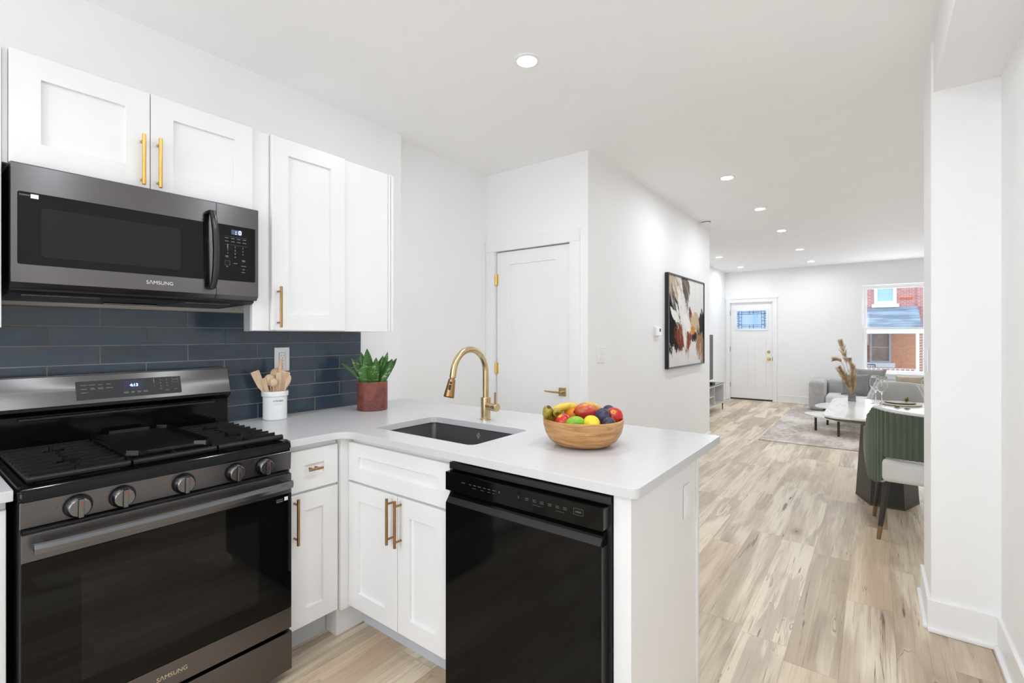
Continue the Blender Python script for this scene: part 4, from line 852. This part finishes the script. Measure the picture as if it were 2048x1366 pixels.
for a in ((-.040, .0, -.170, .01, .262, .011, .3), (-.035, .02, -.115, .03, .290, .013, .3), (-.030, .02, -.062, .04, .322, .024, .15), (-.012, .01, -.030, .0, .345, .024, .1), (-.030, -.02, -.045, -.03, .262, .030, .2), (.005, -.03, .004, -.055, .258, .028, .2), (.015, .01, .020, .02, .292, .022, .1),
          (.02, .03, .058, .04, .302, .022, .15), (.03, .03, .085, .05, .322, .017, .15), (.035, -.02, .108, -.035, .285, .026, .25), (.045, .0, .135, .0, .288, .015, .3), (.030, .01, .075, .01, .290, .018, .2), (-.01, .04, -.02, .07, .30, .022, .1), (-.04, .03, -.085, .02, .285, .016, .2)): leaf(*a)
obj('foliage', g, 'leaf', t, ang=60)
# fruit bowl
bx, by = -.894, 1.634
g = G(); g.lathe([(0, .001), (.078, .0005), (.106, .007), (.129, .024), (.1445, .050), (.1515, .078), (.1535, .101), (.1515, .104), (.1475, .103), (.145, .082), (.137, .054), (.119, .029), (.088, .016), (0, .013)], (bx, by, .914), 64)
tag(obj('fruit_bowl', g, 'bowl'), 'round wooden bowl of fruit on the peninsula countertop', 'bowl')
def fruit(name, m, loc, prof, rot=(0, 0, 0), label='', cat='fruit', extra=None, sx=1., sy=1., grp=None):
    g = G(); g.lathe(prof, seg=28, sx=sx, sy=sy); o = obj(name, g, m, ang=60); me = o.data
    me.transform(Matrix.Translation(o.location)); o.location = loc; o.rotation_euler = rot; tag(o, label, cat, grp)
    if extra:
        for nm, gg, mm in extra: q = obj(nm, gg, mm, None, ang=60); q.data.transform(Matrix.Translation(q.location)); q.location = (0, 0, 0); q.parent = o
    return o
def ov(rx, rz, dimp=0., k=1.): return [(0, -rz*(1-dimp*.5))]+[(rx*math.sin(PI*i/20)**k, -rz*math.cos(PI*i/20)*(1-(dimp if i in (1, 19) else 0))) for i in range(1, 20)]+[(0, rz*(1-dimp*1.6))]
def stemg(z0, z1, r=.0016, x=0.): g = G(); g.tube([(0, 0, z0), (x*.4, 0, (z0+z1)/2), (x, 0, z1)], [r, r*.9, r*1.2], 8); return g
fruit('red_apple', 'apple', (-.9175, 1.526, 1.014), ov(.031, .028, .12), (.5, -.2, 0), 'small red apple at the left front of the bowl')
fruit('red_apple', 'apple', (-.792, 1.690, 1.026), ov(.034, .029, .14), (.75, .35, 0), 'red apple showing its stem hollow at the right of the bowl', extra=[('stem', stemg(.018, .028), 'stem')])
mg = fruit('mango', 'mango', (-.892, 1.674, 1.036), ov(.043, .056), (0, PI/2, .75), 'large red and yellow mango on top of the fruit pile', sx=.86, extra=[('stem', stemg(-.0555, -.0585, .004), 'stem')])
fruit('green_mango', 'lime', (-.868, 1.528, 1.013), ov(.026, .036), (0, 1.45, .65), 'small green mango at the front of the bowl beside the lemon')
fruit('lemon', 'lemon', (-.816, 1.556, 1.013), [(0, -.040), (.006, -.038), (.012, -.033), (.022, -.024), (.029, -.010), (.0305, 0), (.029, .010), (.022, .024), (.012, .033), (.006, .038), (0, .040)], (0, 1.25, 2.5), 'yellow lemon at the front of the bowl')
fruit('orange', 'orange', (-.956, 1.664, 1.020), ov(.036, .034, .03), (.3, 0, 0), 'orange half hidden behind the mango in the bowl')
fruit('plum', 'plum', (-.818, 1.648, 1.026), ov(.031, .033, .05), (.4, 0, .3), 'largest dark plum in front of the mango\'s right side', grp='dark plums in the fruit bowl')
fruit('plum', 'plum', (-.838, 1.740, 1.028), ov(.028, .030, .05), (.2, .2, 0), 'dark plum at the back of the bowl behind the red apple', grp='dark plums in the fruit bowl')
fruit('plum', 'plum', (-.774, 1.608, 1.010), ov(.025, .026, .05), (.5, .3, 0), 'dark plum at the right front rim under the red apple', grp='dark plums in the fruit bowl')
def banana(label, pts, m, r=.0165):
    g = G(); n = len(pts); P = []
    for i in range(25):
        u = i/24*(n-1); k = min(int(u), n-2); f = u-k; a, b, c, d = (Vector(pts[max(0, min(n-1, k+j))]) for j in (-1, 0, 1, 2))
        P.append(.5*((2*b)+(c-a)*f+(2*a-5*b+4*c-d)*f*f+(3*b-a-3*c+d)*f**3))
    rad = [r*min(1, .38+(i/5)**1.1*.62 if i < 5 else 1)*(1 if i < 20 else 1-(i-20)*.16) for i in range(25)]
    for i in range(3): rad[i] = r*.36
    g.tube(P[2:], rad[2:], 10); o = tag(obj('banana', g, m, ang=60), label, 'fruit', 'bananas in the fruit bowl')
    q = G(); q.tube(P[:3], [r*.42, r*.38, r*.38], 8); obj('stem', q, 'stem', o)
banana('stubby green-brown banana end at the far left of the bowl', [(-.973, 1.515, 1.066), (-.980, 1.520, 1.052), (-.990, 1.537, 1.028), (-.985, 1.567, 1.004), (-.962, 1.600, .986)], 'bananag', .019)
banana('second banana end with black tip left of the yellow one', [(-.944, 1.528, 1.040), (-.950, 1.536, 1.043), (-.966, 1.556, 1.038), (-.975, 1.590, 1.016), (-.965, 1.62, .99)], 'bananag', .016)
banana('yellow banana arching behind the small red apple', [(-1.008, 1.580, 1.020), (-1.004, 1.594, 1.032), (-.985, 1.625, 1.048), (-.955, 1.660, 1.050), (-.93, 1.690, 1.035)], 'banana', .0165)

# ---------------------------------------------------------------- living and dining room
g = G(); g.prism([(-1.19, 6.79), (1.6, 6.79), (1.6, 10.25), (-1.22, 10.25)], .0005, .009, b=.002)
tag(obj('area_rug', g, 'rug'), 'faded grey-brown area rug under the coffee tables and sofa', 'rug')
# television and console
t = thing('tv_console', 'low grey open-shelf media console under the television', 'console', (-2.34, 8.4, 0))
g = G(); a, b, x0, x1 = 7.55, 9.20, -2.505, -2.175
g.box(x0, x1, a, b, .455, .475, .002); g.box(x0, x1, a, b, .125, .145, .002); g.box(x0, x0+.012, a, b, .145, .455); g.box(x0, x1, b-.018, b, .145, .455, .001, 1); g.box(x0, x1, a, a+.018, .145, .455, .001, 1)
for y in (8.05, 8.60): g.box(x0+.012, x1-.004, y, y+.016, .145, .455)
obj('carcass', g, 'grey', t); obj('shelf', G().box(x0+.012, x1-.01, 8.066, 8.60, .285, .30), 'grey', t)
obj('top', G().box(x0-.002, x1+.004, a, b+.003, .476, .490, .002), 'tvtop', t, label='smoked glass top')
for x in (x0+.03, x1-.012):
    for y in (a+.04, b-.03): obj('leg', G().cyl((x, y, 0), (x, y, .125), .008, .011), 'olive', t)
t = thing('television', 'thin black television beyond the end of the partition', 'television', (-2.38, 8.4, .491))
g = G(); g.box(-2.385, -2.355, 7.62, 9.19, .535, 1.345, .003); tv = obj('panel', g, 'black', t); obj('screen', G().box(-2.3548, -2.354, 7.63, 9.18, .548, 1.335), 'tv', tv)
g = G(); g.box(-2.40, -2.34, 8.3, 8.5, .4905, .498, .002); g.box(-2.38, -2.362, 8.34, 8.46, .495, .56); obj('stand', g, 'black', t)
tag(obj('media_box', G().box(-2.32, -2.22, 8.62, 8.80, .4905, .520, .004), 'black'), 'small black media box on the console top', 'media box')
# sofa
t = thing('sofa', 'light grey sofa with a rounded arm under the front window', 'sofa', (.30, 10.40, 0))
g = G(); g.box(-.945, -.700, 9.96, 10.80, .010, .540, .075, 5); obj('arm', g, 'sofa', t, ang=60)
g = G(); g.box(1.40, 1.65, 9.96, 10.80, .010, .540, .075, 5); obj('arm', g, 'sofa', t, ang=60)
obj('back', G().box(-.698, 1.398, 10.50, 10.80, .03, .530, .06, 4), 'sofa', t, ang=60)
obj('base', G().box(-.695, 1.395, 9.99, 10.50, .012, .11, .02), 'sofa', t)
for a, b in ((-.694, .345), (.352, 1.392)): obj('seat_cushion', G().box(a, b, 9.965, 10.498, .112, .298, .05, 4), 'sofaseat', t, ang=60)
def cushion(label, loc, w_, h_, th, m, rot, grp):
    bm = bmesh.new(); n = 16; top = []; bot = []
    for s, L in ((1, top), (-1, bot)):
        for i in range(n+1):
            for j in range(n+1):
                u = i/n*2-1; v = j/n*2-1; k = ((1-abs(u)**2.6)*(1-abs(v)**2.6))**.45
                e = 1-.07*(1-abs(u)**3)*abs(v)**4; f = 1-.07*(1-abs(v)**3)*abs(u)**4
                L.append(bm.verts.new((u*w_/2*f, s*th/2*k, v*h_/2*e+h_/2)))
    q = lambda i, j: i*(n+1)+j
    for i in range(n):
        for j in range(n):
            for L in (top, bot): bm.faces.new((L[q(i, j)], L[q(i+1, j)], L[q(i+1, j+1)], L[q(i, j+1)]))
    bmesh.ops.remove_doubles(bm, verts=bm.verts, dist=1e-5); bmesh.ops.recalc_face_normals(bm, faces=bm.faces); g = G(); g.bm.free(); g.bm = bm
    o = obj('cushion', g, m, ang=80); o.data.transform(Matrix.Translation((o.location.x, o.location.y, o.location.z))); o.location = loc; o.rotation_euler = rot
    return tag(o, label, 'cushion', grp)
cushion('front dark grey square cushion on the sofa behind the pampas vase', (-.275, 10.11, .302), .40, .38, .15, 'cushgrey', (-.30, 0, .05), 'sofa cushions')
cushion('larger grey cushion leaning on the sofa back behind the dark one', (-.08, 10.29, .302), .47, .47, .16, 'cushlight', (-.22, 0, -.06), 'sofa cushions')
cushion('left beige cushion on the sofa above the pale grey chair', (.47, 10.28, .302), .40, .37, .15, 'cushbeige', (-.25, 0, .05), 'sofa cushions')
cushion('right beige cushion on the sofa, cut off by the wall pillar', (.875, 10.24, .302), .38, .37, .15, 'cushbeige', (-.25, 0, -.30), 'sofa cushions')
# coffee tables
def cat(P, n=6):
    out = []; k = len(P)
    for i in range(k):
        a, b, c, d = (Vector((*P[(i+j) % k], 0)) for j in (-1, 0, 1, 2))
        for s in range(n):
            f = s/n; v = .5*((2*b)+(c-a)*f+(2*a-5*b+4*c-d)*f*f+(3*b-a-3*c+d)*f**3); out.append((v.x, v.y))
    return out
t = thing('coffee_table', 'low white pebble-shaped coffee table with its tip left of the dining table', 'coffee table', (-.3, 7.85, .009), 'coffee tables on the rug')
g = G(); g.prism(cat([(-.80, 7.89), (-.62, 7.62), (-.36, 7.46), (-.05, 7.52), (.14, 7.80), (.05, 8.05), (-.25, 8.12), (-.60, 8.08)]), .222, .250, b=.008); obj('tabletop', g, 'marble', t)
for x, y in ((-.66, 7.90), (-.38, 7.58), (.0, 7.85)): obj('leg', G().cyl((x, y, .0095), (x, y, .222), .015), 'darkleg', t)
t = thing('coffee_table', 'higher white coffee table half hidden behind the dining table top', 'coffee table', (-.25, 8.6, .009), 'coffee tables on the rug')
g = G(); g.prism(cat([(-.72, 8.45), (-.55, 8.25), (-.2, 8.22), (.2, 8.3), (.28, 8.6), (.1, 8.95), (-.3, 9.05), (-.62, 8.85)]), .268, .292, b=.008); obj('tabletop', g, 'marble', t)
for x, y in ((-.56, 8.48), (.12, 8.5), (-.2, 8.9)): obj('leg', G().cyl((x, y, .0095), (x, y, .268), .015), 'darkleg', t)
# dining table
ZT = .74
t = thing('dining_table', 'white marble dining table on a dark faceted pedestal', 'table', (.085, 4.87, 0))
g = G(); g.prism(rrect(-.315, .485, 4.19, 5.55, .13, 8), ZT-.014, ZT, b=.003); obj('tabletop', g, 'marble', t)
o1 = rrect(-.305, .475, 4.20, 5.54, .12, 8); o2 = rrect(-.25, .42, 4.255, 5.485, .10, 8)
g = G(); g.loft([[Vector((x, y, ZT-.042)) for x, y in o2], [Vector((x, y, ZT-.026)) for x, y in o1], [Vector((x, y, ZT-.0145)) for x, y in o1]]); obj('under_edge', g, 'olive', t, ang=50, label='dark bronze bevelled edge')
hx = [(-.205, 0), (-.105, -.265), (.105, -.265), (.205, 0), (.105, .265), (-.105, .265)]
g = G(); g.loft([[Vector((.075+x*k, 4.965+y*k, z)) for x, y in hx] for k, z in ((1, .014), (.80, ZT-.043))]); obj('pedestal', g, 'charcoal', t, smooth=False)
g = G(); g.loft([[Vector((.075+x*k, 4.965+y*k, z)) for x, y in hx] for k, z in ((1.01, 0), (1.01, .0138))]); obj('plinth_trim', g, 'olive', t, smooth=False)
# dining chairs (tub shell; local frame: facing +y, back at -y)
def chair(name, label, loc, rz, outm, inm, seatm, legm, ribs, path, top, bot, taper=0., cut=None, grp='dining chairs'):
    t = thing(name, label, 'chair', loc, grp); mx = Matrix.Translation(loc) @ Matrix.Rotation(rz, 4, 'Z')
    P = [Vector((x, y, 0)) for x, y in path]; P = P+[Vector((-p.x, p.y, 0)) for p in P[-2::-1]]; k = len(P); S_ = []
    N_ = 26
    for i in range(k-1):
        a, b, c, d = (P[max(0, min(k-1, i+j))] for j in (-1, 0, 1, 2))
        for s in range(N_):
            f = s/N_; S_.append(.5*((2*b)+(c-a)*f+(2*a-5*b+4*c-d)*f*f+(3*b-a-3*c+d)*f**3))
    S_.append(P[-1]); n = len(S_)
    L = [0.]
    for a, b in zip(S_, S_[1:]): L.append(L[-1]+(b-a).length)
    tot = L[-1]
    def lerp(tab, s):
        for (a, va), (b, vb) in zip(tab, tab[1:]):
            if s <= b: f = (s-a)/(b-a) if b > a else 0; f = f*f*(3-2*f); return va+(vb-va)*f
        return tab[-1][1]
    oo, ii, pp = [], [], []
    for i, p in enumerate(S_):
        tg = (S_[min(i+1, n-1)]-S_[max(i-1, 0)]).normalized(); nr = Vector((tg.y, -tg.x, 0)); c0 = Vector((0, .0, 0))
        if nr.dot(p-c0) < 0: nr = -nr
        s = 1-abs(2*L[i]/tot-1); zt = lerp(top, s); zb = lerp(bot, s)
        rb = .011*abs(math.sin(PI*L[i]/.030)) if ribs and s > .26 else (.006 if ribs else 0)
        zs = [zb+(zt-zb)*j/6 for j in range(7)]
        sc = lambda z: 1-taper*max(0, (z-.45)/.45)
        O = [Vector((p.x*sc(z), p.y*1, z))+nr*(rb+.0) for z in zs]; I = [Vector((p.x*sc(z), p.y, z))-nr*.016 for z in zs]; J = [Vector((p.x*sc(z), p.y, z))-nr*.040 for z in zs]
        oo.append(O+[v for v in I[::-1]]); ii.append([v-nr*.0005 for v in I]+J[::-1])
        pp.append([Vector((p.x*sc(zt), p.y, zt+.004))-nr*.010])
    g = G(mx); g.loft(oo); obj('shell', g, outm, t, ang=50)
    g = G(mx); g.loft(ii); obj('lining', g, inm, t, ang=50)
    g = G(mx); g.tube([q[0] for q in pp], .014, 8); obj('piping', g, inm, t, ang=80)
    w_ = abs(path[-3][0])*.92 if cut is None else cut
    g = G(mx); g.box(-w_, w_, -.262, .275, .395, .545, .03, 3); obj('seat', g, seatm, t, ang=60)
    for sx in (-1, 1):
        for sy, fx, fy in ((-1, .235, -.175), (1, .262, .36)):
            top_ = Vector((sx*(fx-.03), sy*.16 if sy < 0 else .20, .40)); f = Vector((sx*(.252 if sy < 0 else .28), -.187 if sy < 0 else .385, 0)); f = f if sy < 0 else Vector((sx*.275, .30, 0)); m_ = f+(top_-f)*.22
            g = G(mx); g.cyl(m_, top_, .0145, .021, 16); lg = obj('leg', g, legm, t)
            g = G(mx); g.cyl(f, m_-(top_-f)*.001, .0115, .0148, 16); obj('leg_tip', g, 'goldtip', lg, label='bronze leg tip')
    return t
pa = [(-.335, .28), (-.325, .16), (-.302, -.03), (-.268, -.165), (-.212, -.245), (-.12, -.276), (0, -.285)]
chair('dining_chair', 'green ribbed tub dining chair with pale seat at the near end of the table', (.27, 4.14, 0), 0, 'green', 'pale', 'pale', 'darkleg', True, pa,
      [(0, .648), (.10, .655), (.22, .69), (.42, .80), (.56, .853), (1, .832)], [(0, .50), (.22, .425), (.45, .365), (.60, .37), (.685, .40), (.69, .556), (1, .556)], cut=.235)
pb = [(-.29, .22), (-.285, .10), (-.27, -.06), (-.235, -.17), (-.19, -.235), (-.10, -.262), (0, -.27)]
chair('dining_chair', 'pale grey upholstered dining chair at the far end of the table', (.175, 5.90, 0), PI, 'chairgrey', 'chairgrey', 'chairgrey', 'darkleg', False, pb,
      [(0, .60), (.15, .62), (.40, .75), (.60, .845), (1, .852)], [(0, .42), (1, .40)], taper=.26)
# tableware
t = thing('charger_plate', 'wide beige charger under the dinner plate on the dining table', 'plate', (.175, 5.275, ZT))
g = G(); g.lathe([(0, .0005), (.128, .0005), (.142, .006), (.143, .015), (.138, .017), (.10, .013), (0, .013)], (.175, 5.275, ZT), 48); obj('plate_body', g, mat('beige_stoneware', (.60, .54, .45), .5), t)
t = thing('dinner_plate', 'beige dinner plate with a dark rim stacked on the charger', 'plate', (.170, 5.275, ZT+.0135))
g = G(); g.lathe([(0, .0135), (.085, .0135), (.108, .021), (.109, .024), (.104, .0245), (.092, .020), (0, .020)], (.170, 5.275, ZT), 48); obj('rim', g, mat('dark_glaze', (.07, .055, .045), .4), t)
g = G(); g.lathe([(0, .0202), (.092, .0202), (.095, .0225), (.09, .0235), (0, .0235)], (.170, 5.275, ZT), 48); obj('well', g, noisy('speckled_stoneware', (.50, .42, .30), (.38, .29, .18), ns=40, rough=.5), t)
def sprig(label, x, y, z, n, r, h, seed):
    rn = random.Random(seed); g = G()
    for i in range(n):
        a = rn.random()*2*PI; k = .25+.75*rn.random(); e = Vector((x+r*k*math.cos(a), y+r*k*math.sin(a), z+.002+h*(1-k*k)*(.5+.5*rn.random()))); b = Vector((x+rn.uniform(-.003, .003), y, z+.001)); m_ = (b+e)/2+Vector((0, 0, h*.15))
        g.tube([b, m_, e], [.0012, .0022, .0004], 5)
    tag(obj('herb_sprig', g, 'herb', ang=80), label, 'herb sprig', 'herb sprigs on the table')
sprig('bushy green herb sprig standing on the dinner plate', .215, 5.30, ZT+.0245, 60, .030, .055, 1)
sprig('small green herb sprig on the marble in front of the charger', .145, 5.02, ZT+.001, 30, .028, .020, 2)
sprig('dry herb twig on the marble right of the small green sprig', .205, 4.99, ZT+.001, 22, .032, .010, 3)
def glass(label, x, y):
    g = G(); g.lathe([(0, .0005), (.033, .0005), (.033, .0025), (.010, .006), (.0035, .012), (.003, .095), (.006, .105), (.026, .124), (.042, .155), (.044, .175), (.040, .215), (.034, .245), (.0335, .2465), (.0328, .245), (.0388, .215), (.0427, .175), (.0407, .156), (.025, .126), (.004, .109), (0, .108)], (x, y, ZT), 40)
    tag(obj('wine_glass', g, 'wglass', ang=60), label, 'wine glass', 'wine glasses on the table')
glass('empty wine glass on the dining table left of the plates', .045, 5.10); glass('second empty wine glass just behind the left one', .005, 5.235); glass('empty wine glass right of the plates, beside the wall pillar', .345, 5.20)
# vase with pampas
vx, vy = -.166, 5.31
t = thing('vase', 'small square smoked vase holding pampas on the dining table edge', 'vase', (vx, vy, ZT))
g = G(); w0, w1 = .030, .026; rg = lambda k, z: [Vector((vx+k*a, vy+k*b, ZT+z)) for a, b in ((-1, -1), (1, -1), (1, 1), (-1, 1))]
g.loft([rg(w0, .0005), rg(w1, .068), rg(w1-.003, .068), rg(w0-.004, .008)]); obj('body', g, noisy('smoky_ceramic', (.14, .125, .11), (.20, .18, .16), ns=20, rough=.35), t, smooth=False)
def pampas(label, pts, r, n, seed, m0=.35):
    t = thing('pampas_stem', label, 'dried grass', (vx, vy, ZT+.02), 'pampas stems in the vase'); P = []
    V = [Vector(p) for p in pts]; k = len(V)
    for i in range(25):
        u = i/24*(k-1); q = min(int(u), k-2); f = u-q; a, b, c, d = (V[max(0, min(k-1, q+j))] for j in (-1, 0, 1, 2)); P.append(.5*((2*b)+(c-a)*f+(2*a-5*b+4*c-d)*f*f+(3*b-a-3*c+d)*f**3))
    g = G(); g.tube(P, [.0022]*20+[.0016]*5, 6); obj('stem', g, 'pampas', t, ang=80)
    rn = random.Random(seed); bm = bmesh.new()
    for i in range(n):
        u = m0+(1-m0)*rn.random(); x = u*24; q = min(int(x), 23); p = P[q].lerp(P[q+1], x-q); d = (P[q+1]-P[q]).normalized(); v = Vector((rn.gauss(0, 1), rn.gauss(0, 1), rn.gauss(0, 1))); v = (v-d*v.dot(d)).normalized()
        ww = math.sin(PI*min(1, (u-m0)/(1-m0)*.92+.08))**.6; ln = r*(.6+.8*rn.random())*(.35+ww); e = p+d*ln*1.3+v*ln*.75; s = d.cross(v)*.0008; mdl = p+d*ln*.6+v*ln*.45
        vs = [bm.verts.new(c) for c in (p-s, p+s, mdl+s*1.3, e, mdl-s*1.3)]; bm.faces.new(vs)
    g = G(); g.bm.free(); g.bm = bm; obj('plume', g, 'pampas', t, smooth=False)
z_ = ZT+.012
pampas('tallest pampas stem with a thin plume rising left of the window', [(vx, vy, z_), (vx-.010, vy, .90), (vx-.045, vy, 1.10), (vx-.085, vy+.01, 1.285)], .026, 240, 1, .62)
pampas('pampas stem bending left with a drooping tip', [(vx-.004, vy-.004, z_), (vx-.02, vy, .90), (vx-.065, vy, 1.06), (vx-.095, vy, 1.105), (vx-.135, vy, 1.110)], .022, 170, 2, .60)
pampas('dark short pampas seed head beside the window frame', [(vx+.006, vy, z_), (vx+.006, vy, .90), (vx-.006, vy+.005, 1.03), (vx-.018, vy+.005, 1.118)], .018, 200, 3, .66)
pampas('full pampas plume low on the right over the grey cushion', [(vx+.004, vy+.004, z_), (vx+.006, vy, .86), (vx+.008, vy, .95), (vx+.004, vy, 1.06)], .028, 420, 4, .18)
pampas('wide left pampas plume fanning from the vase', [(vx-.006, vy+.002, z_), (vx-.022, vy, .86), (vx-.055, vy, .95), (vx-.095, vy, 1.035)], .030, 340, 5, .28)

# ---------------------------------------------------------------- across the street
struct('ground', G().box(-14, 14, 11.4, 40, -1.45, -1.4), 'concrete')
HY, PY = 30.0, 27.5
t = thing('row_house', 'red brick row house with a porch across the street, seen through the window', 'house', (0, 31, -1.4))
wl = obj('upper_wall', G().box(-9, 1.80, HY, HY+1, 1.9, 8), 'brick', t); lw = obj('porch_wall', G().box(-9, 1.80, HY, HY+1, -1.4, 1.9), 'brickporch', t)
obj('wall_pier', G().box(1.60, 1.82, HY-.08, HY, 2.7, 8), 'brick', t)
q = FY(HY)
obj('brick_band', G(q).box(.97, 1.44, 3.08, 3.17, 0, .03), 'redband', wl); obj('brick_band', G(q).box(-.75, -.42, 3.08, 3.17, 0, .03), 'redband', wl)
def hwin(u0, u1, w0, w1, paneM, fm, bw, sill, par):
    g = G(q); g.prism([(u0-bw, w0-bw), (u1+bw, w0-bw), (u1+bw, w1+bw), (u0-bw, w1+bw)], 0, .10, [[(u0, w0), (u1, w0), (u1, w1), (u0, w1)]]); f = obj('window', g, fm, par, smooth=False)
    obj('pane', G(q).box(u0-.01, u1+.01, w0-.01, w1+.01, .02, .035), paneM, f); 
    g = G(q); g.box(u0, u1, (w0+w1)/2-.02, (w0+w1)/2+.02, .03, .07); obj('sash_bar', g, fm, f)
    if sill: obj('sill', G(q).box(u0-bw-.09, u1+bw+.09, w0-bw-.17, w0-bw, 0, .18), 'extwhite', f)
hwin(.10, .70, 3.02, 4.4, 'blind', 'extwhite', .14, True, wl); hwin(-1.75, -1.1, 3.02, 4.4, 'blind', 'extwhite', .14, True, wl)
hwin(-.12, .545, .08, 1.42, 'screen', 'extgrey', .09, False, lw); hwin(-1.1, -.40, .08, 1.42, 'screen', 'extgrey', .09, False, lw)
obj('sill', G(q).box(-.9, .78, -.24, -.02, 0, .12), 'extwhite', lw)
g = G(); g.loft([[Vector((x, HY-.01, 2.74)), Vector((x, PY-.2, 1.76)), Vector((x, PY-.2, 1.70)), Vector((x, HY-.01, 2.62))] for x in (-9, 1.62)]); rf = obj('porch_roof', g, 'shingle', t, smooth=False)
g = G(); g.loft([[Vector((x, PY+1.05-.9*k, 2.2-.36*k+.01)) for k in (0, 1)]+[Vector((x, PY+1.05-.9*k, 2.2-.36*k+.05)) for k in (1, 0)] for x in (.9, 1.4)]); 
obj('porch_beam', G().box(-9, 1.78, PY-.06, PY+.10, 1.42, 1.60), 'extwhite', t)
for a, b in ((1.43, 1.54), (1.68, 1.75)): obj('porch_post', G().box(a, b, PY-.05, PY+.06, -1.4, 1.42), 'extwhite', t)
g = G(); q2 = FY(PY)
for k in range(14):
    z = -.30+k*.12; g.tube([(1.54, PY, z), (1.59, PY, z+.06), (1.65, PY, z+.02), (1.68, PY, z+.12)], .012, 6)
obj('porch_ironwork', g, 'extwhite', t)
obj('parapet', G().box(-9, 1.45, PY-.05, PY+.15, -1.4, -.32), 'brickporch', t)
g = G()
for k in range(60):
    x = -8.6+k*.17
    if x < 1.40: g.box(x, x+.115, PY-.06, PY+.12, -.245, -.165)
obj('parapet_brick', g, 'brick', t); obj('parapet_cap', G().box(-9, 1.45, PY-.03, PY+.10, -.34, -.145), 'extwhite', t)
g = G()
for k in range(5): g.tube([(-.52+k*.10, PY+.4, -.30), (-.47+k*.10, PY+.4, -.06), (-.42+k*.10, PY+.4, -.28)], .018, 6)
g.tube([(-.55, PY+.4, -.02), (0, PY+.4, -.02)], .025, 6); g.tube([(-.55, PY+.4, -.5), (-.55, PY+.4, -.02)], .02, 6); g.tube([(0, PY+.4, -1.4), (0, PY+.4, -.02)], .02, 6)
tag(obj('porch_bench', g, 'extiron'), 'wrought iron bench back on the porch across the street', 'bench')
t = thing('neighbour_house', 'pale house front at the right edge of the window view', 'house', (4, 31, -1.4))
obj('wall', G().box(1.86, 9, HY+.6, HY+1.6, -1.4, 7.5), 'extwhite', t); obj('window', G().box(2.6, 3.4, HY+.55, HY+.60, 2.9, 4.4), 'blind', t)
import OpenImageIO as oiio, sys
b=oiio.ImageBuf('/workdir/render_main.png'); s=b.spec().width/2048
def m(x,y,r=6):
    import numpy as np
    a=b.get_pixels(oiio.FLOAT,oiio.ROI(int((x-r)*s),max(int((x+r)*s),int((x-r)*s)+1),int((y-r)*s),max(int((y+r)*s),int((y-r)*s)+1)))
    return (a.mean((0,1))[:3]*255).round()
for n,p in dict(ceil=(700,100),ceil2=(1300,200),ceilfar=(1600,450),soffwall=(500,200),alcove=(890,450),partition=(1250,560),front=(1620,640),pillar=(1930,600),updoor=(400,380),lowdoor=(740,1100),counter=(1150,930),endp=(1310,1150),floor=(1600,1200),floor2=(1500,860),dwd=(1050,1250),tile=(600,740),floork=(700,1310),soffit=(1920,120)).items(): print(n,m(*p))
